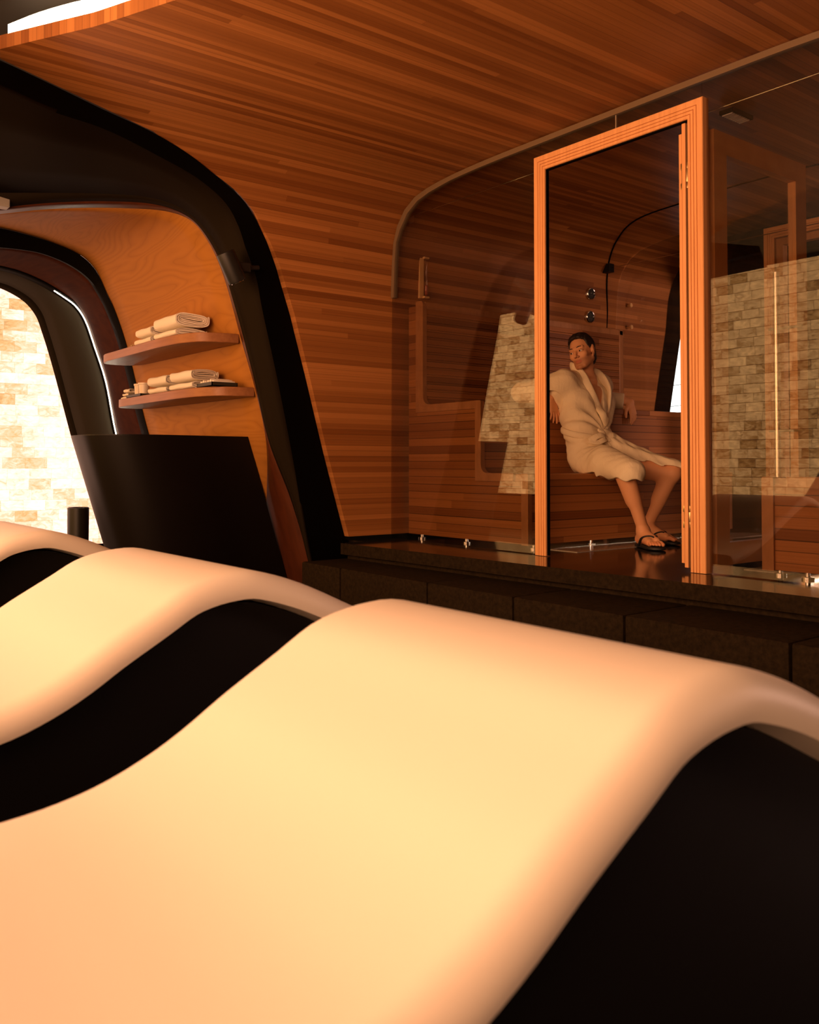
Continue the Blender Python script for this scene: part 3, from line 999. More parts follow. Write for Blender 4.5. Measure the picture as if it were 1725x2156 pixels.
for y, z, lb, yy in rodd:
    r = empty('tie_rod', (XC, y, z), lb, 'rod')
    mb = MB(); mb.tube([(-4.70, y, z), (2 * XC + 4.70, y, z)], .0028, 8); mb.build('rod', M_chrome, r)
    mb = MB(); mb.box((-4.80, y - .03, z - .035), (-4.70, y + .03, z + .035), .004)
    mb.build('bracket', M_trim if y < 5 else M_counter, r)
    mb = MB(); mb.box((2 * XC + 4.70, y - .03, z - .035), (2 * XC + 4.80, y + .03, z + .035), .004)
    mb.build('bracket', M_trim if y < 5 else M_counter, r)
v = empty('air_vent', (-2.561, 4.165, 2.62), 'small rectangular metal air vent with bright slits in the cabin ceiling', 'vent')
mb = MB(); mb.box((-2.60, 4.07, 2.640), (-2.52, 4.26, 2.662), .003); mb.build('vent_frame', M_black, v)
mb = MB()
for k in range(9): mb.box((-2.59, 4.082 + k * .019, 2.634), (-2.532, 4.091 + k * .019, 2.642))
mb.build('slat', simple('brushed_aluminium', (.75, .72, .68), .5), v)

# ------------------------------------------------------------------ loungers
PROF = [(1.95, .24), (1.75, .285), (1.55, .36), (1.4, .43), (1.25, .502), (1.12, .562), (1.03, .593), (.975, .605), (.92, .604), (.871, .597), (.813, .580),
        (.739, .538), (.644, .484), (.58, .444), (.527, .416), (.455, .388), (.388, .373), (.324, .366), (.25, .363), (.1, .37), (-.1, .405), (-.3, .49), (-.5, .63), (-.7, .80), (-.88, .95)]
prof = catmull(PROF, 130)
def lounger(x_near, w, dy, label):
    x0, x1 = x_near - w, x_near
    L = empty('wave_lounger', ((x0 + x1) / 2, .6 + dy, 0), label, 'lounger', 'cream wave loungers in a row')
    T = .056
    tang = np.gradient(prof, axis=0); tang /= np.linalg.norm(tang, axis=1)[:, None]
    nrm = np.stack([tang[:, 1], -tang[:, 0]], 1)
    nrm *= np.sign(nrm[:, 1])[:, None]
    cs = []
    rx = .042
    for a in np.linspace(-20, 90, 12):   # near edge going up
        cs.append((x1 - rx + rx * math.cos(math.radians(a)), -T * .8 + T * .8 * math.sin(math.radians(a))))
    for t in (.2, .4, .6, .8): cs.append((x1 - rx + (x0 - x1 + 2 * rx) * t, 0))
    for a in np.linspace(90, 200, 12):
        cs.append((x0 + rx + rx * math.cos(math.radians(a)), -T * .8 + T * .8 * math.sin(math.radians(a))))
    cs += [(x0 + rx + .02, -T - .012), (x1 - rx - .02, -T - .012)]
    rings = []
    for (y, z), (ny, nz) in zip(prof, nrm):
        rings.append([(x, y + dy + ny * d, z + nz * d) for x, d in cs])
    mb = MB(); mb.rings(rings)
    autosmooth(mb.build('seat_shell', M_resin, L), 60)
    # dark plinth that carries the shell
    pl = [(y, z) for y, z in prof if -.80 < y < 1.85]
    ring = []
    for y, z in pl[::3]:
        ring.append([(x1 - .10, y + dy, 0), (x1 - .07, y + dy, z - .075), (x0 + .07, y + dy, z - .075), (x0 + .10, y + dy, 0)])
    mb = MB(); mb.rings(ring)
    autosmooth(mb.build('plinth', M_base, L), 50)
    return L
lounger(-.58, .75, 0, 'nearest and largest cream wave-shaped lounger filling the foreground')
lounger(-1.80, .78, 0, 'second cream wave-shaped lounger, between the nearest one and the farthest one')
lounger(-3.33, .78, 0, 'farthest cream wave-shaped lounger, at the left edge below the salt wall')

# ------------------------------------------------------------------ niche: shelves, counter, bin, spotlight
def lean_y(z): return 2.935 - .3385 * (z - .819)
def shelf(z0, z1, x_l, x_r, yf, label):
    back0 = lean_y((z0 + z1) / 2) - .004
    pts = [(x_l + .25, back0), (x_l + .08, back0 - .03), (x_l + .02, back0 - .10), (x_l + .03, yf + .06), (x_l + .14, yf + .01), (x_l + .4, yf), (x_l + .9, yf - .01),
           (x_r - .45, yf - .01), (x_r - .2, yf + .02), (x_r - .06, yf + .09), (x_r, back0 - .08)]
    poly = [tuple(p) for p in catmull([(x, y, 0) for x, y in pts], 60)[:, :2]] + [(x_r, back0)]
    mb = MB(); mb.prism(poly, z0, z1)
    o = autosmooth(mb.build('wall_shelf', M_shelf), 40)
    md = o.modifiers.new('bevel', 'BEVEL'); md.width = .004; md.segments = 2; md.limit_method = 'ANGLE'
    return tag(o, label, 'shelf')
shelf(1.612, 1.672, -6.87, -5.14, 2.335, 'upper curved oak shelf with towels on the veneered wall')
shelf(1.277, 1.337, -6.87, -5.14, 2.455, 'lower curved oak shelf with cups and towels on the veneered wall')

def spiral_towel(name, x0, x1, yc, z0, d, h, label, group, mtl=M_towel, wob=.0022, parent=None, layers=3):
    """folded bath towel: layers wound like a flattened roll, axis along x"""
    def rr(t, ww, hh):
        c, s_ = math.cos(t), math.sin(t)
        e = .62
        return (ww * math.copysign(abs(c) ** e, c), hh * math.copysign(abs(s_) ** e, s_))
    nx = 9
    seed = rnd.random() * 9
    mb = MB()
    th = h / (layers * 2 + 1.0)
    turns = layers
    n = 28 * turns
    inner, outer = [], []
    for i in range(n + 1):
        t = i / 28 * 2 * math.pi
        sh = i / n * (turns) * th * .98
        outer.append(rr(-t + .4, d / 2 - sh, h / 2 - sh))
        inner.append(rr(-t + .4, d / 2 - sh - th * .72, max(h / 2 - sh - th * .72, .001)))
    path = outer + inner[::-1]
    rings = []
    for j in range(nx):
        f = j / (nx - 1)
        x = x0 + (x1 - x0) * f
        ring = []
        for k, (a, b) in enumerate(path):
            w = wob * math.sin(seed + 9 * f + a * 30) + wob * .6 * math.sin(seed * 2 + k * .35)
            ring.append((x + (wob * 2.5 * math.sin(k * .21 + seed) if j in (0, nx - 1) else 0), yc + a + w * .4, z0 + h / 2 + b + (w if b > -h * .3 else 0)))
        rings.append(ring)
    mb.rings(rings)
    o = autosmooth(mb.build(name, mtl, parent), 50)
    if label: tag(o, label, 'towel', group)
    return o
U, D = 1.672, 1.337
gU, gD = 'folded towels on the upper shelf', 'folded towels on the lower shelf'
spiral_towel('bath_towel', -6.16, -5.87, 2.455, U, .20, .055, 'bottom towel of the left pair on the upper shelf', gU)
spiral_towel('bath_towel', -6.15, -5.89, 2.455, U + .056, .19, .075, 'top towel of the left pair on the upper shelf', gU)
spiral_towel('bath_towel', -5.80, -5.44, 2.465, U, .23, .06, 'bottom towel of the larger right pair on the upper shelf', gU)
spiral_towel('bath_towel', -5.79, -5.43, 2.465, U + .061, .24, .10, 'thick top towel with layered end of the right pair on the upper shelf', gU, layers=4)
spiral_towel('bath_towel', -6.19, -5.86, 2.56, D, .19, .054, 'bottom towel of the left pair on the lower shelf', gD)
spiral_towel('bath_towel', -6.20, -5.87, 2.56, D + .055, .19, .08, 'top towel of the left pair on the lower shelf, beside the cups', gD)
spiral_towel('bath_towel', -5.80, -5.44, 2.565, D, .20, .054, 'bottom towel of the right pair on the lower shelf', gD)
spiral_towel('bath_towel', -5.80, -5.45, 2.565, D + .055, .21, .085, 'top towel of the right pair on the lower shelf, beside the washcloth tray', gD)
# trays
def tray(x0, x1, y0, y1, z, label, h=.03):
    mb = MB(); mb.box((x0, y0, z), (x1, y1, z + .006)); 
    mb.box((x0, y0, z), (x1, y0 + .006, z + h)); mb.box((x0, y1 - .006, z), (x1, y1, z + h)); mb.box((x0, y0, z), (x0 + .006, y1, z + h)); mb.box((x1 - .006, y0, z), (x1, y1, z + h))
    return tag(mb.build('serving_tray', simple('tray_black', (.03, .024, .014), .5)), label, 'tray')
tray(-5.41, -5.19, 2.49, 2.67, D, 'dark tray of rolled washcloths at the right end of the lower shelf', .028)
tray(-6.60, -6.32, 2.47, 2.60, D, 'dark tray under the two cups on the lower shelf', .022)
tray(-6.62, -6.44, 2.42, 2.55, U, 'dark flat tray at the left end of the upper shelf', .016)
for k in range(6):
    x = -5.378 + .034 * k
    mb = MB()
    rings = []
    for f in np.linspace(0, 1, 8):
        y = 2.505 + .15 * f
        rr_ = .0165 * (1 - .25 * (2 * f - 1) ** 6)
        rings.append([(x + rr_ * math.cos(a), y, D + .006 + .0181 + .006 * math.sin(k * 2.1) + rr_ * (1 + .1 * math.sin(3 * a + k)) * math.sin(a) + .006) for a in np.linspace(0, 2 * math.pi, 12, endpoint=False)])
    mb.rings(rings)
    tag(autosmooth(mb.build('washcloth', M_towel), 60), 'small rolled washcloth in the dark tray at the right of the lower shelf', 'washcloth', 'rolled washcloths in the tray')
for k, (a, b, z, h_, lb) in enumerate(((-6.77, -6.63, D, .022, 'bottom'), (-6.75, -6.625, D + .0225, .024, 'middle'), (-6.72, -6.62, D + .047, .034, 'top'))):
    spiral_towel('face_cloth', a, b, 2.54, z, .10, h_, lb + ' folded face cloth at the left end of the lower shelf', 'face cloths left of the cups', layers=2)
for x, y, r, lb in ((-6.53, 2.535, .030, 'left and smaller cream cup on the tray of the lower shelf'), (-6.415, 2.535, .040, 'right and wider cream cup on the tray of the lower shelf')):
    z = D + .0065
    mb = MB(); mb.lathe([(r * .8, 0), (r * .97, .085), (r * 1.1, .087), (r * 1.12, .10), (r * .98, .10), (r * .95, .094), (r * .75, .012), (.001, .01)], (x, y, z), 28)
    tag(autosmooth(mb.build('cup', M_ceramic), 35), lb, 'cup')
# dried pod cluster
c = empty('dried_pod', (-6.39, 2.45, U), 'small knobbly dried seed pod cluster beside the left towels on the upper shelf', 'seed pod')
mb = MB()
for k in range(26):
    a = k * 2.399; q = k / 26
    p = (-6.39 + .045 * math.cos(a) * math.sqrt(q), 2.45 + .04 * math.sin(a) * math.sqrt(q), U + .012 + .03 * (1 - q))
    mb.lathe([(.002, -.012), (.010, -.006), (.012, .003), (.006, .011), (.001, .013)], p, 8)
mb.build('pods', simple('pod_tan', (.42, .28, .14), .7), c, smooth=True)
mb = MB(); mb.tube([(-6.39, 2.45, U), (-6.34, 2.44, U + .02), (-6.33, 2.42, U + .035)], .004, 6); mb.build('stem', M_trim, c)

# reception counter: curved front, everything leaning back with the arches
top = [(-5.40, 2.86), (-5.40, 2.62), (-5.37, 2.40), (-5.36, 2.18), (-5.42, 1.97), (-5.55, 1.86), (-5.75, 1.84), (-5.95, 1.86), (-6.05, 1.91), (-6.12, 2.0), (-6.20, 2.3), (-6.22, 2.78)]
tp = [tuple(p) for p in catmull([(x, y, 0) for x, y in top], 70)[:, :2]]
cz = 1.022
rings = []
for z in np.linspace(0, cz, 14):
    k = cz - z
    rings.append([(x + .02 * k, y + .30 * k, z) for x, y in tp])
ctr = empty('reception_counter', (-5.75, 2.4, 0), 'black leaning reception counter with curved front below the oak shelves', 'counter')
mb = MB(); mb.rings(rings)
autosmooth(mb.build('body', M_counter, ctr), 60)
mb = MB()
mb.prism([(x * 1.0, y) for x, y in tp], cz - .001, cz + .006)
mb.build('worktop', M_counter, ctr)

mb = MB(); mb.lathe([(.085, 0), (.088, .47), (.08, .475), (.078, .45), (.07, .03), (.001, .02)], (-7.72, 2.48, 0), 32)
tag(autosmooth(mb.build('waste_bin', M_blackplastic), 40), 'black cylindrical bin in front of the salt wall beside the counter', 'bin')

sp = empty('spotlight', (-4.80, 2.41, 1.92), 'black cylinder spotlight mounted on the inside of the black arch', 'spotlight')
ax = Vector((.0, .084, -.163)).normalized()
c0, c1 = Vector((-4.78, 2.372, 2.09)), Vector((-4.78, 2.456, 1.925))
mb = MB(); mb.tube([c0, c0 + ax * .004, c1 - ax * .01, c1], [.052, .056, .056, .053], 24); autosmooth(mb.build('housing', M_blackplastic, sp))
mb = MB(); mb.tube([c1 + ax * .001, c1 + ax * .004], .04, 20); mb.build('lens', M_chrome, sp)
mb = MB(); mb.box((-4.82, 2.44, 1.99), (-4.76, 2.535, 2.045), .008); mb.tube([(-4.79, 2.50, 2.02), (-4.79, 2.60, 2.03)], .014, 10); mb.build('bracket', M_blackplastic, sp)
mb = MB(); mb.box((-5.60, 1.285, 2.345), (-5.52, 1.365, 2.42), .006)
tag(mb.build('ceiling_speaker', simple('pale_plastic', (.30, .27, .23), .5)), 'small pale grey box under the black arch at the left edge', 'speaker')
# ------------------------------------------------------------------ the seated man: smooth-blended volumes turned into continuous surfaces
class Field:
    def __init__(s, mn, mx, h):
        s.mn = np.array(mn, float); s.h = h
        s.n = np.ceil((np.array(mx) - s.mn) / h).astype(int) + 1
        s.f = np.full(s.n, .12, np.float32)
    def sub(s, lo, hi):
        a = np.clip(np.floor((np.array(lo) - s.mn) / s.h).astype(int), 0, s.n - 1)
        b = np.clip(np.ceil((np.array(hi) - s.mn) / s.h).astype(int) + 1, 1, s.n)
        if np.any(b <= a): return None
        sl = tuple(slice(i, j) for i, j in zip(a, b))
        ax = [s.mn[k] + s.h * np.arange(a[k], b[k]) for k in range(3)]
        P = np.stack(np.meshgrid(*ax, indexing='ij'), -1)
        return sl, P
    def smin(s, sl, d, k):
        a = s.f[sl]
        if k <= 0:
            s.f[sl] = np.minimum(a, d); return
        hh = np.clip(.5 + .5 * (a - d) / k, 0, 1)
        s.f[sl] = a * (1 - hh) + d * hh - k * hh * (1 - hh)
    def cap(s, a, b, ra, rb=None, k=.02):
        rb = ra if rb is None else rb
        a, b = np.array(a, float), np.array(b, float)
        m = max(ra, rb) + k + .02
        r = s.sub(np.minimum(a, b) - m, np.maximum(a, b) + m)
        if r is None: return
        sl, P = r
        ab = b - a
        t = np.clip(((P - a) @ ab) / max(ab @ ab, 1e-9), 0, 1)
        d = np.linalg.norm(P - a - t[..., None] * ab, axis=-1) - (ra + (rb - ra) * t)
        s.smin(sl, d, k)
    def chain(s, pts, rs, k=.015):
        for i in range(len(pts) - 1):
            s.cap(pts[i], pts[i + 1], rs[i], rs[i + 1], k)
    def _ell(s, c, rad, R, pad):
        c = np.array(c, float); rad = np.array(rad, float)
        m = rad.max() + pad
        r = s.sub(c - m, c + m)
        if r is None: return None
        sl, P = r
        q = (P - c) @ np.array(R)       # columns of R are the axes
        k0 = np.linalg.norm(q / rad, axis=-1)
        k1 = np.linalg.norm(q / rad ** 2, axis=-1) + 1e-9
        return sl, k0 * (k0 - 1) / k1, P
    def ell(s, c, rad, R=np.eye(3), k=.02):
        r = s._ell(c, rad, R, k + .02)
        if r: s.smin(r[0], r[1], k)
    def cut_ell(s, c, rad, R=np.eye(3), k=.01):
        r = s._ell(c, rad, R, k + .01)
        if r:
            sl, d, _ = r
            a = s.f[sl]; d = -d
            hh = np.clip(.5 - .5 * (a - d) / k, 0, 1)
            s.f[sl] = a * (1 - hh) + d * hh + k * hh * (1 - hh)
    def cut(s, fn, lo, hi):
        """keep only where fn(P) < 0 inside the box"""
        r = s.sub(lo, hi)
        if r is None: return
        sl, P = r
        s.f[sl] = np.maximum(s.f[sl], fn(P))
    def mesh(s):
        f = s.f
        f[0] = f[-1] = .1; f[:, 0] = f[:, -1] = .1; f[:, :, 0] = f[:, :, -1] = .1
        neg = f < 0
        n = np.array(f.shape) - 1
        cnt = np.zeros(n, np.int8)
        for i in (0, 1):
            for j in (0, 1):
                for k in (0, 1):
                    cnt += neg[i:i + n[0], j:j + n[1], k:k + n[2]]
        act = np.argwhere((cnt > 0) & (cnt < 8))
        idx = np.full(n, -1, np.int64); idx[tuple(act.T)] = np.arange(len(act))
        acc = np.zeros((len(act), 3)); num = np.zeros(len(act))
        cor = [(i, j, k) for i in (0, 1) for j in (0, 1) for k in (0, 1)]
        for p in cor:
            for ax in range(3):
                if p[ax]: continue
                q = list(p); q[ax] = 1
                A = f[tuple((act + p).T)]; B = f[tuple((act + q).T)]
                m = (A < 0) != (B < 0)
                t = A[m] / (A[m] - B[m])
                pos = act[m] + np.array(p, float); pos[:, ax] += t
                acc[m] += pos; num[m] += 1
        V = s.mn + s.h * acc / num[:, None]
        F = []
        for ax in range(3):
            o1, o2 = [a for a in range(3) if a != ax]
            sl0 = [slice(None)] * 3; sl1 = [slice(None)] * 3
            sl0[ax] = slice(0, -1); sl1[ax] = slice(1, None)
            e = np.argwhere(neg[tuple(sl0)] != neg[tuple(sl1)])
            e = e[(e[:, o1] > 0) & (e[:, o2] > 0) & (e[:, o1] < f.shape[o1] - 1) & (e[:, o2] < f.shape[o2] - 1)]
            inside = neg[tuple(e.T)]
            def cell(d1, d2):
                c = e.copy(); c[:, o1] += d1; c[:, o2] += d2
                return idx[tuple(c.T)]
            q = np.stack([cell(-1, -1), cell(0, -1), cell(0, 0), cell(-1, 0)], 1)
            flip = inside if ax != 1 else ~inside
            q[~flip] = q[~flip][:, ::-1]
            F.append(q)
        return V, np.concatenate(F)

def field_obj(name, fld, material, parent, tone=None, relax=1):
    V, F = fld.mesh()
    for _ in range(relax):
        acc = np.zeros_like(V); n = np.zeros(len(V))
        for a, b in ((0, 1), (1, 2), (2, 3), (3, 0)):
            np.add.at(acc, F[:, a], V[F[:, b]]); np.add.at(n, F[:, a], 1)
            np.add.at(acc, F[:, b], V[F[:, a]]); np.add.at(n, F[:, b], 1)
        V = V * .5 + .5 * acc / np.maximum(n, 1)[:, None]
    o = mk(name, V, F, material, parent, smooth=True)
    if tone is not None:
        c = tone(V)
        a = o.data.color_attributes.new('tone', 'FLOAT_COLOR', 'POINT')
        a.data.foreach_set('color', np.c_[c, np.ones(len(c))].astype(np.float32).ravel())
    return o

def npv(*a): return np.array(a, float)
# joints (world): his right side is nearer the camera
HIP_R, HIP_L = npv(-3.86, 4.495, .885), npv(-3.86, 4.66, .885)
KNEE_R, KNEE_L = npv(-3.43, 4.345, .800), npv(-3.40, 4.765, .780)
ANK_R, ANK_L = npv(-3.372, 4.440, .445), npv(-3.545, 4.715, .455)
SH_R, SH_L = npv(-4.00, 4.435, 1.385), npv(-4.05, 4.865, 1.385)
ELB_R, ELB_L = npv(-4.225, 4.275, 1.318), npv(-4.24, 5.05, 1.318)
WR_R, WR_L = npv(-4.060, 4.375, 1.275), npv(-4.055, 5.200, 1.288)
WAIST, CHEST = npv(-3.905, 4.555, 1.06), npv(-3.985, 4.635, 1.26)
NECK0, NECK1 = npv(-4.015, 4.665, 1.405), npv(-4.005, 4.645, 1.52)
HEAD = npv(-3.985, 4.602, 1.592)
HX = npv(.955, .21, .25); HX /= np.linalg.norm(HX)      # head tipped: his left side is the higher one
HF = npv(.19, -.97, -.09); HF -= HX * (HF @ HX); HF /= np.linalg.norm(HF)
HU = np.cross(HF, HX)
HR = np.stack([HX, HF, HU], 1)           # head axes as columns: side, face, crown
def hd(x, y, z): return HEAD + HR @ npv(x, y, z)

person = empty('person', (-3.86, 4.52, .785), 'seated person in a cream bathrobe and black flip-flops leaning back on the cedar bench', 'person')

B = Field((-4.48, 4.10, .345), (-3.08, 5.36, 1.76), .0042)
# torso
for t in np.linspace(0, 1, 4):
    c = HIP_R * (1 - t) + HIP_L * t
    B.cap(c + npv(0, 0, .01), WAIST + (c - (HIP_R + HIP_L) / 2) * .75, .105, .095, .03)
    B.cap(WAIST + (c - (HIP_R + HIP_L) / 2) * .75, CHEST + (c - (HIP_R + HIP_L) / 2) * 1.1, .095, .10, .03)
B.cap(SH_R + npv(0, .05, -.02), SH_L + npv(0, -.05, -.02), .062, .062, .04)
B.cap(CHEST + npv(.045, -.08, .04), CHEST + npv(.045, .07, .04), .06, .06, .04)
B.cap(SH_R, NECK0 + npv(0, -.01, .03), .045, .05, .04)
B.cap(SH_L, NECK0 + npv(0, .01, .03), .045, .05, .04)
B.chain([NECK0 + npv(0, 0, -.05), NECK0, NECK1, NECK1 + npv(0, -.008, .04)], [.066, .060, .055, .054], .03)
B.cap(NECK1 + npv(.02, -.03, -.07), hd(.045, -.02, -.06), .016, .018, .02)   # neck muscles
B.cap(NECK1 + npv(.03, -.04, -.09), hd(-.04, -.01, -.06), .016, .018, .02)
B.ell(NECK1 + npv(.035, -.045, -.03), (.012, .012, .016), k=.015)
B.cap(NECK0 + npv(.065, -.03, .005), SH_R + npv(.04, .05, .0), .012, .010, .02)    # collar bones
B.cap(NECK0 + npv(.065, .0, .005), SH_L + npv(.04, -.05, .0), .012, .010, .02)
# arms
for sh, el, wr in ((SH_R, ELB_R, WR_R), (SH_L, ELB_L, WR_L)):
    B.chain([sh, sh * .5 + el * .5, el], [.056, .049, .041], .02)
    B.chain([el, el * .65 + wr * .35, wr], [.040, .041, .027], .02)
# legs
def leg(h, k, a, side):
    B.chain([h, h * .5 + k * .5, k], [.094, .080, .057], .03)
    d = (a - k)
    back = npv(-.022, 0, .0)
    B.cap(k, a, .050, .033, .02)
    B.cap(k + d * .16 + back, k + d * .48 + back * .6, .046, .040, .03)
    B.ell(k + npv(.022, 0, .012), (.036, .036, .042), k=.03)
    B.cap(a + npv(0, side * .012, 0), a + npv(0, -side * .012, 0), .033, .033, .012)
leg(HIP_R, KNEE_R, ANK_R, 1)
leg(HIP_L, KNEE_L, ANK_L, 1)
# feet: heel, instep, ball and five toes
def foot(a, fwd, heel_drop, inner):
    f = npv(fwd[0], fwd[1], 0); f /= np.linalg.norm(f)
    s_ = npv(-f[1], f[0], 0) * inner             # towards the big toe
    z0 = FZ + .022
    heel = npv(a[0], a[1], z0 + .030) - f * .035
    B.cap(a, heel, .034, .030, .02)
    ball = npv(a[0], a[1], z0 + .022) + f * .135
    B.cap(a + npv(0, 0, -.012), ball + s_ * .018 + npv(0, 0, .006), .034, .022, .02)
    B.cap(a + npv(0, 0, -.03), ball - s_ * .024, .030, .018, .02)
    B.cap(heel, ball - s_ * .022 + npv(0, 0, -.004), .026, .016, .02)
    B.cap(heel, ball + s_ * .02, .026, .020, .02)
    tips = []
    for i, (off, ln, r) in enumerate(((.032, .062, .0125), (.011, .064, .0092), (-.006, .057, .0088), (-.021, .048, .0084), (-.035, .037, .0080))):
        r0 = ball + s_ * off * .8 + npv(0, 0, -.004)
        m = r0 + f * ln * .6 + s_ * off * .12 + npv(0, 0, .003)
        e = r0 + f * ln + s_ * off * .16 + npv(0, 0, -.006)
        B.chain([r0, m, e], [r * 1.05, r, r * .95], .003)
        tips.append(e)
    return f, s_, ball, heel, tips
FOOT_R = foot(ANK_R, (.80, -.42), 0, 1)
FOOT_L = foot(ANK_L, (.80, .10), 0, -1)
# hands: palm, four fingers of unequal length and a thumb
def hand(wr, palm_dir, back, thumb_side, curl):
    d = np.array(palm_dir, float); d /= np.linalg.norm(d)
    n = np.array(back, float); n -= d * (n @ d); n /= np.linalg.norm(n)
    s_ = np.cross(d, n); s_ *= np.sign(s_ @ np.array(thumb_side, float))
    for o in (-.026, -.009, .009, .025):
        B.cap(wr + s_ * o * .5 + d * .005, wr + d * .085 + s_ * o, .0155, .0125, .010)
    for i, (o, l) in enumerate(((.027, .070), (.0095, .079), (-.0085, .073), (-.026, .057))):
        p = wr + d * .088 + s_ * o + n * .002
        r = .0088 - .0006 * i
        sp_ = s_ * (o * .32)
        d1 = d * math.cos(curl[i] * .5) - n * math.sin(curl[i] * .5)
        d2 = d * math.cos(curl[i] * 1.2) - n * math.sin(curl[i] * 1.2)
        d3 = d * math.cos(curl[i] * 1.9) - n * math.sin(curl[i] * 1.9)
        p1 = p + d1 * l * .45 + sp_ * .5; p2 = p1 + d2 * l * .32 + sp_ * .3; p3 = p2 + d3 * l * .24 + sp_ * .2
        B.chain([p, p1, p2, p3], [r * 1.08, r, r * .93, r * .82], .002)
        B.ell(p1, (r * 1.1,) * 3, k=.002)
    t0 = wr + d * .022 + s_ * .024 - n * .004
    t1 = t0 + d * .036 + s_ * .024 - n * .010
    t2 = t1 + d * .030 + s_ * .006 - n * .008
    t3 = t2 + d * .022 - s_ * .002 - n * .004
    B.chain([t0, t1, t2, t3], [.0165, .0125, .0100, .0085], .008)
hand(WR_L, (.26, -.02, -.92), (.93, .02, .25), (0, -1, 0), (.22, .32, .42, .55))
hand(WR_R, (.26, .08, -.92), (.90, -.1, .25), (0, 1, 0), (.30, .25, .35, .5))
# head
B.ell(hd(0, -.018, .034), (.074, .094, .087), HR, .01)
B.ell(hd(0, .026, -.012), (.0625, .066, .092), HR, .02)
B.ell(hd(0, .032, -.068), (.050, .052, .044), HR, .02)
for sx in (-1, 1):
    B.cap(hd(sx * .056, -.005, -.055), hd(sx * .026, .066, -.098), .016, .015, .02)     # jaw line
    B.ell(hd(sx * .044, .062, -.022), (.020, .020, .018), HR, .02)                        # cheekbone
    B.cap(hd(sx * .012, .085, .024), hd(sx * .044, .070, .026), .0095, .010, .012)      # brow
B.ell(hd(0, .081, -.104), (.019, .016, .015), HR, .014)
for sx in (-1, 1):
    B.cut_ell(hd(sx * .0325, .100, .004), (.0185, .018, .0125), HR, .010)
B.chain([hd(0, .086, .016), hd(0, .100, -.008), hd(0, .1135, -.030)], [.0075, .0085, .0110], .010)
for sx in (-1, 1):
    B.ell(hd(sx * .0120, .098, -.034), (.0072, .010, .0075), HR, .006)
    # lids around the eyeball
    B.chain([hd(sx * .018, .082, .001), hd(sx * .026, .0885, .0095), hd(sx * .036, .0875, .010), hd(sx * .047, .077, .003)], [.0035, .0042, .0042, .0035], .003)
    B.chain([hd(sx * .018, .082, .000), hd(sx * .027, .0865, -.0085), hd(sx * .037, .0855, -.0085), hd(sx * .047, .077, .001)], [.0035, .0038, .0038, .0035], .003)
B.cut_ell(hd(0, .106, -.044), (.0035, .006, .010), HR, .006)                              # philtrum
for sx in (-1, 1):
    B.chain([hd(sx * .025, .0755, -.0625), hd(sx * .012, .0855, -.0590), hd(0, .0885, -.0600)], [.003, .0050, .0048], .005)
    B.chain([hd(sx * .024, .0755, -.0645), hd(sx * .011, .0840, -.0715), hd(0, .0860, -.0725)], [.003, .0056, .0060], .005)
B.cut_ell(hd(0, .098, -.0655), (.024, .014, .0016), HR, .003)
# ears: rim, lobe, hollow
for sx in (-1, 1):
    ring = [hd(sx * (.076 + .010 * math.sin(a * .5)), -.012 - .020 * math.cos(a + .3), -.004 + .032 * math.sin(a + .3)) for a in np.linspace(-1.9, 3.6, 12)]
    B.chain(ring, [.0048] * 12, .004)
    B.ell(hd(sx * .073, -.012, -.006), (.008, .017, .028), HR, .006)
    B.ell(hd(sx * .074, -.002, -.036), (.006, .009, .009), HR, .006)
    B.cut_ell(hd(sx * .085, -.008, -.004), (.007, .009, .016), HR, .004)

SK = npv(.74, .365, .175)
def skin_tone(V):
    q = (V - HEAD) @ HR
    c = np.tile(SK, (len(V), 1))
    on = (np.abs(q) < .16).all(1)
    lip = on & (np.abs(q[:, 0]) < .0235) & (q[:, 1] > .074) & (np.abs(q[:, 2] + .0655) < .0115 * np.sqrt(np.clip(1 - (q[:, 0] / .025) ** 2, 0, 1)))
    beard = np.clip((-.040 - q[:, 2]) / .012, 0, 1) * np.clip((q[:, 1] + .01) / .03, 0, 1) * np.clip((q[:, 2] + .135) / .02, 0, 1) * on
    side = np.clip((np.abs(q[:, 0]) - .045) / .01, 0, 1) * np.clip((-q[:, 2] - .005) / .02, 0, 1) * np.clip((.045 - np.abs(q[:, 1] - .02)) / .02, 0, 1) * on
    st = np.clip(np.maximum(beard * .55, side * .4), 0, 1)[:, None]
    c = c * (1 - st) + npv(.27, .115, .055) * st
    c[lip] = npv(.50, .165, .09)
    lid = on & (q[:, 1] > .06) & (np.abs(np.abs(q[:, 0]) - .033) < .02) & (np.abs(q[:, 2] - .003) < .010)
    c[lid] *= .82
    # toes and finger ends a little redder
    low = V[:, 2] < FZ + .05
    c[low] *= npv(1.0, .85, .8)
    return c
body = field_obj('body', B, M_skin, person, skin_tone)

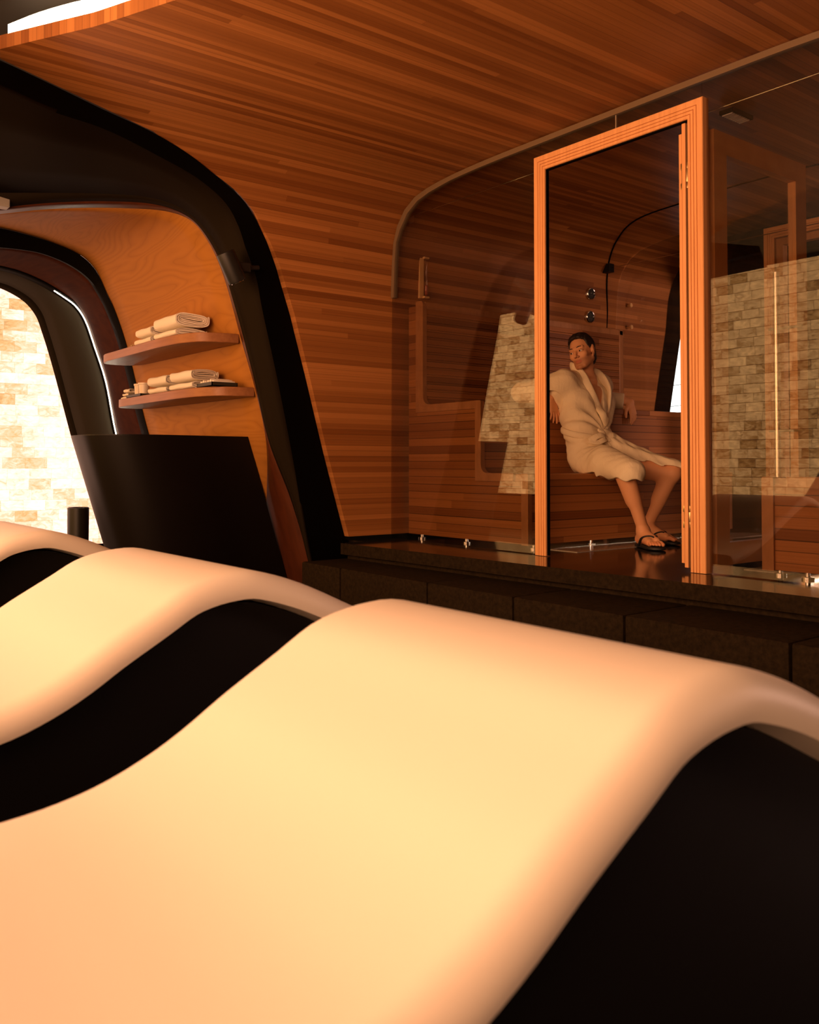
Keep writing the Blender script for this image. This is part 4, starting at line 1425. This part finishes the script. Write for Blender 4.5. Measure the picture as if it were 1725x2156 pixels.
# eyes
for sx in (-1, 1):
    e = hd(sx * .0325, .0755, .0015)
    gaze = HF + HX * (.42) * 1.0          # looks further round to his right
    if (HX @ npv(-.6176, -.7865, 0)) < 0: gaze = HF - HX * .42
    gaze = gaze / np.linalg.norm(gaze)
    mb = MB()
    prof_ = [(.0122 * math.sin(a), -.0122 * math.cos(a)) for a in np.linspace(.02, math.pi - .02, 14)]
    mb.lathe(prof_, e, 20)
    ey = mb.build('eye', M_eye, person, smooth=True)
    mb = MB(); mb.tube([e + gaze * .0105, e + gaze * .0127], [.0062, .0052], 16)
    mb.build('iris', M_iris, ey)
    # brows
    bp = [hd(sx * .014, .0920, .0265), hd(sx * .026, .0920, .0300), hd(sx * .040, .0830, .0300), hd(sx * .052, .0685, .0235)]
    mb = MB(); mb.tube(catmull(bp, 14), [float(v) for v in np.interp(np.linspace(0, 1, 14), [0, .3, 1], [.0022, .0030, .0014])], 8)
    mb.build('eyebrow', M_hair, person, smooth=True)
# hair, swept back
Hf = Field(HEAD - .17, HEAD + .19, .0036)
Hf.ell(hd(0, -.022, .042), (.083, .102, .092), HR, .01)
Hf.ell(hd(0, .0, .094), (.060, .070, .034), HR, .03)
Hf.ell(hd(0, -.075, -.035), (.058, .035, .060), HR, .03)
def hairline(P):
    q = (P - HEAD) @ HR
    x, y, z = np.abs(q[..., 0]), q[..., 1], q[..., 2]
    # front edge: height above which hair grows, lower at the temples and behind the ears
    line = np.where(y > .035, .103 - .62 * np.clip(.080 - y, 0, .09) - .25 * np.clip(x - .040, 0, 1),
                    np.where(y > .008, .005 + (y - .008) * 1.2 , np.where(y > -.042, .020, -.105)))
    rag = .0012 * np.sin(q[..., 0] * 700) + .001 * np.sin(y * 380 + z * 200)
    return (line - z + rag) * .7
Hf.cut(hairline, HEAD - .2, HEAD + .2)
r_ = Hf.sub(HEAD - .2, HEAD + .2)
q_ = (r_[1] - HEAD) @ HR
Hf.f[r_[0]] += (.0012 * np.sin(q_[..., 0] * 230 + q_[..., 1] * 25 + 6 * q_[..., 2]) + .0012 * np.sin(q_[..., 0] * 520 + 40 * q_[..., 1]))
hair = field_obj('hair', Hf, M_hair, person)

# ------------------------------------------------------------------ bathrobe
Rb = Field((-4.50, 4.02, .66), (-3.16, 5.40, 1.56), .0048)
mid_h = (HIP_R + HIP_L) / 2
for t in np.linspace(0, 1, 5):
    c = HIP_R * (1 - t) + HIP_L * t
    u = c - mid_h
    Rb.cap(c + npv(0, 0, .02), WAIST + u * .85, .108, .104, .025)
    Rb.cap(WAIST + u * .80, CHEST + u * 1.35, .104, .122, .03)
Rb.cap(SH_R + npv(0, .03, -.02), SH_L + npv(0, -.03, -.02), .082, .082, .04)
Rb.cap(SH_R + npv(-.005, 0, .0), NECK0 + npv(-.03, -.03, .03), .066, .050, .05)
Rb.cap(SH_L + npv(-.005, 0, .0), NECK0 + npv(-.03, .03, .03), .066, .050, .05)
# sleeves
def sleeve(sh, el, wr, cut_t, sag, rc=.09):
    e = el * (1 - cut_t) + wr * cut_t
    Rb.chain([sh, sh * .5 + el * .5 + npv(0, 0, -sag), el + npv(0, 0, .0)], [.080, .082, .070], .04)
    Rb.cap(el, e, .066, .056, .03)
    d = (wr - el) / np.linalg.norm(wr - el)
    Rb.cut(lambda P: np.where(np.linalg.norm(P - e - d * .05, axis=-1) < rc, ((P - e) @ d), -1), e - .13, e + .13)
sleeve(SH_R, ELB_R, WR_R, .80, .02, .08)
sleeve(SH_L, ELB_L, WR_L, .80, .012)
Rb.cap(SH_R + npv(-.03, -.02, -.06), CHEST + npv(-.02, -.12, -.06), .06, .07, .05)
# right thigh: wrapped to the knee, hem hanging over it
Rb.chain([HIP_R + npv(0, -.005, 0), HIP_R * .45 + KNEE_R * .55 + npv(0, -.005, .005), KNEE_R + npv(.045, 0, -.005)], [.112, .102, .080], .04)
Rb.cap(KNEE_R + npv(.03, .0, -.03), KNEE_R + npv(.012, .01, -.09), .074, .072, .03)
Rb.cap(HIP_R + npv(-.02, -.015, -.025), HIP_R * .5 + KNEE_R * .5 + npv(0, -.03, -.04), .075, .065, .04)
Rb.cap(KNEE_R + npv(.055, .035, -.03), KNEE_R + npv(.075, .06, -.105), .030, .022, .03)
def hem(P):
    x, y, z = P[..., 0], P[..., 1], P[..., 2]
    line = .757 + .010 * np.sin(x * 46 + y * 30) - .10 * np.clip(x + 3.42, 0, .2)
    line = np.where(x < -3.64, .789, line)
    return np.where((y < 4.60), line - z, -1)
Rb.cut(hem, (-4.5, 4.02, .66), (-3.16, 5.4, .84))
# left thigh: the open front panel lies along the top of the thigh
SEATZ = .789
T = Field((-4.0, 4.42, .66), (-3.16, 5.1, 1.2), .0048)
kl = KNEE_L + npv(.10, .075, -.015)
T.chain([WAIST + npv(.10, .04, -.04), HIP_L * .55 + KNEE_L * .45 + npv(.0, .0, .02), KNEE_L + npv(.0, .015, .018), kl], [.055, .100, .074, .056], .03)
def panel(P):
    q = P - HIP_L
    ax_ = (KNEE_L - HIP_L); L_ = np.linalg.norm(ax_); ax_ = ax_ / L_
    t = q @ ax_
    nn = npv(.12, .12, .98); nn = nn / np.linalg.norm(nn)
    dcut = -(q @ nn) + .030 - .020 * np.clip(t / L_ - .1, 0, 1) + .005 * np.sin(t * 40)
    return np.maximum(dcut, t - (L_ + .105))
T.cut(panel, (-4.0, 4.42, .66), (-3.16, 5.1, 1.2))
r_ = T.sub((-4.0, 4.42, .66), (-3.16, 5.1, 1.2))
q_ = r_[1] - HIP_L
T.f[r_[0]] += .0035 * np.sin(q_ @ npv(-14, 75, 45) + 1.2 * np.sin(q_[..., 0] * 12)) + .002 * np.sin(q_ @ npv(20, 120, 30))
# hanging back panel under the left thigh
Rb.chain([npv(-3.66, 4.58, .80), npv(-3.60, 4.70, .775), npv(-3.60, 4.80, .775)], [.014, .012, .012], .02)
# chest opening: remove the wedge between the lapels
BELT = WAIST + npv(.115, .012, -.005)
def wedge(P):
    top_r = NECK0 + npv(.03, -.082, .055); top_l = NECK0 + npv(.02, .085, .045)
    bot = WAIST + npv(.105, .045, .055)
    fw = npv(.93, -.22, .12); fw = fw / np.linalg.norm(fw)
    def side(a, b, sgn):
        e = b - a
        n_ = np.cross(e, fw); n_ /= np.linalg.norm(n_)
        return sgn * ((P - a) @ n_)
    d1 = side(top_r, bot, 1.0); d2 = side(top_l, bot, -1.0)
    if ((top_l - top_r) @ np.cross(bot - top_r, fw)) < 0: d1, d2 = -d1, -d2
    ins = np.minimum(d1, d2)                       # > 0 between the lapels
    front_ = (P - (CHEST + npv(.0, 0, 0))) @ fw + .02
    return np.minimum(np.minimum(ins, front_), P[..., 2] - bot[2])
Rb.cut(wedge, (-4.2, 4.40, 1.06), (-3.7, 4.95, 1.56))
# neck hole
r_ = Rb.sub(NECK0 - .16, NECK1 + .16)
ab = (NECK1 + npv(0, 0, .1)) - (NECK0 + npv(.02, 0, .0)); a0 = NECK0 + npv(.02, 0, 0)
tt_ = ((r_[1] - a0) @ ab) / (ab @ ab)
dn = np.linalg.norm(r_[1] - a0 - np.clip(tt_, 0, 1)[..., None] * ab, axis=-1) - .064
Rb.f[r_[0]] = np.maximum(Rb.f[r_[0]], -dn)
# folds
r_ = Rb.sub((-4.5, 4.02, .66), (-3.16, 5.4, 1.56))
P_ = r_[1]; q_ = P_ - BELT
rad = np.sqrt((q_ ** 2).sum(-1))
ang = np.arctan2(q_[..., 2], -q_[..., 1] * .9 + q_[..., 0] * .3)
up = np.clip((P_[..., 2] - 1.02) / .1, 0, 1) * np.clip((1.40 - P_[..., 2]) / .2, 0, 1)
lo = np.clip((1.06 - P_[..., 2]) / .08, 0, 1)
Rb.f[r_[0]] += (up * .0085 * np.sin(ang * 11 + rad * 6) * np.clip(.30 / (rad + .12), 0, 1)
                + lo * .0085 * np.sin(ang * 12 + rad * 12) * np.clip(.22 / (rad + .06), 0, 1)
                + .0014 * np.sin(P_ @ npv(36, 44, 20) + 2 * np.sin(P_[..., 2] * 17)) + .0010 * np.sin(P_ @ npv(-60, 85, 70)))
robe = field_obj('bathrobe', Rb, M_robe, person, relax=1)
field_obj('robe_panel', T, M_robe, robe, relax=1)
# shawl collar: flat band along the opening, round the neck
cl = [WAIST + npv(.115, .050, .045), WAIST + npv(.122, .015, .105), CHEST + npv(.128, -.045, -.03), CHEST + npv(.110, -.085, .055), NECK0 + npv(.048, -.098, .035), NECK0 + npv(-.012, -.098, .083),
      NECK0 + npv(-.072, -.045, .098), NECK0 + npv(-.085, .02, .095), NECK0 + npv(-.055, .085, .080), NECK0 + npv(.010, .108, .055), CHEST + npv(.105, .115, .085), CHEST + npv(.122, .095, .0), CHEST + npv(.118, .075, -.08), WAIST + npv(.118, .060, .075)]
Cf = Field((-4.2, 4.38, .98), (-3.7, 4.95, 1.62), .0045)
cp = catmull(cl, 90)
Tn = np.gradient(cp, axis=0); Tn /= np.linalg.norm(Tn, axis=1)[:, None]
axis_pts = np.stack([np.interp(cp[:, 2], [WAIST[2], CHEST[2], NECK0[2], NECK1[2]], [WAIST[i], CHEST[i] - (.0 if i else .0), NECK0[i], NECK1[i]]) for i in range(3)], 1)
for i in range(len(cp)):
    out_ = cp[i] - axis_pts[i]; out_ -= Tn[i] * (out_ @ Tn[i]); out_ /= np.linalg.norm(out_) + 1e-9
    w_ = np.cross(Tn[i], out_)
    Rm = np.stack([Tn[i], w_, out_], 1)
    wd = np.interp(i / 89, [0, .15, .4, .55, .7, .9, 1], [.020, .032, .036, .032, .036, .030, .020])
    lean_ = .25
    Rm[:, 1] = w_ * math.cos(lean_) + out_ * math.sin(lean_); Rm[:, 2] = out_ * math.cos(lean_) - w_ * math.sin(lean_)
    Cf.ell(cp[i], (.016, wd, .0125), Rm, .012)
field_obj('collar', Cf, M_robe, robe, relax=1)
# belt: band round the waist, bow and two ends
Bf = Field((-4.12, 4.28, .76), (-3.58, 4.88, 1.20), .0042)
band = [WAIST + npv(.132 * math.cos(a), .190 * math.sin(a), -.014 - .034 * math.cos(a)) for a in np.linspace(0, 2 * math.pi, 97)[:-1]]
for i in range(96):
    d_ = band[(i + 1) % 96] - band[i]; d_ /= np.linalg.norm(d_)
    o_ = band[i] - WAIST; o_[2] = 0; o_ /= np.linalg.norm(o_); w_ = np.cross(d_, o_)
    Bf.ell(band[i], (.022, .021, .0085), np.stack([d_, w_, o_], 1), .002)
KN = WAIST + npv(.150, .0, -.050)
Bf.ell(KN, (.017, .020, .021), k=.006)
def ribbon(pts, w, th=.0065, hint=(.75, -.25, .6)):
    P = catmull([KN + npv(*p) for p in pts], 26)
    tg = np.gradient(P, axis=0); tg /= np.linalg.norm(tg, axis=1)[:, None]
    for i in range(26):
        nrm_ = npv(*hint); nrm_ -= tg[i] * (nrm_ @ tg[i]); nrm_ /= np.linalg.norm(nrm_)
        wv = np.cross(tg[i], nrm_)
        f_ = min(1, .55 + i * .12)
        Bf.ell(P[i], (.010, w * f_, th), np.stack([tg[i], wv, nrm_], 1), .003)
ribbon([(0, 0, 0), (.024, -.05, .020), (.014, -.10, .010), (-.004, -.135, -.018)], .022)
ribbon([(.004, 0, -.006), (.034, -.05, -.010), (.024, -.10, -.028), (-.004, -.138, -.022)], .020)
ribbon([(0, 0, 0), (.024, .045, .022), (.014, .10, .016), (-.006, .14, -.010)], .022)
ribbon([(.004, 0, -.006), (.034, .05, -.008), (.026, .10, -.020), (-.006, .142, -.016)], .020)
ribbon([(.004, .004, -.01), (.030, .025, -.045), (.048, .05, -.085), (.075, .085, -.115), (.10, .12, -.135)], .017)
ribbon([(.002, -.004, .008), (.016, -.030, .036), (.000, -.060, .052)], .014)
field_obj('belt', Bf, M_robe, robe, relax=1)
# pocket on the right hip
# ------------------------------------------------------------------ flip-flops
def flip_flop(ft):
    f, s_, ball, heel, tips = ft
    o = npv(heel[0], heel[1], FZ + .004)
    L_ = (ball - o) @ f
    outl = [(-.045, 0), (-.040, .022), (-.01, .033), (.06, .034), (L_ - .02, .050), (L_ + .04, .054), (L_ + .075, .040), (L_ + .088, .010), (L_ + .070, -.030), (L_ + .03, -.048), (.08, -.036), (0, -.032), (-.038, -.022)]
    P = catmull([(a, b, 0) for a, b in outl + [outl[0]]], 60)[:-1, :2]
    rings = []
    for z, sc in ((0, .94), (.003, 1.0), (.013, 1.0), (.0165, .975)):
        rings.append([o + f * (.07 + (a - .07) * sc) + s_ * (b * sc) + npv(0, 0, z) for a, b in P])
    mb = MB(); mb.rings(rings)
    so = autosmooth(mb.build('flip_flop', M_rubber, person), 50)
    post = ball + s_ * .020 + f * .012
    for sd in (-1, 1):
        end = o + f * .055 + s_ * (sd * .040) + npv(0, 0, .012)
        mid_ = ball * .55 + end * .45 + s_ * (sd * .012) + npv(0, 0, .040)
        pts = catmull([npv(post[0], post[1], FZ + .046), post * .6 + mid_ * .4 + npv(0, 0, .022), mid_ + s_ * sd * .012, end], 18)
        mb = MB()
        rr_ = []
        for i, p in enumerate(pts):
            tq = pts[min(i + 1, 17)] - pts[max(i - 1, 0)]; tq /= np.linalg.norm(tq)
            w_ = np.cross(tq, npv(0, 0, 1)); w_ /= np.linalg.norm(w_); n_ = np.cross(w_, tq)
            ww = .0085
            rr_.append([p + w_ * ww * math.cos(a) + n_ * .0045 * math.sin(a) for a in np.linspace(0, 2 * math.pi, 10, endpoint=False)])
        mb.rings(rr_); mb.build('strap', M_rubber, so, smooth=True)
    mb = MB(); mb.tube([npv(post[0], post[1], FZ + .010), npv(post[0], post[1], FZ + .048)], .004, 8)
    mb.build('toe_post', M_rubber, so)
flip_flop(FOOT_R)
flip_flop(FOOT_L)
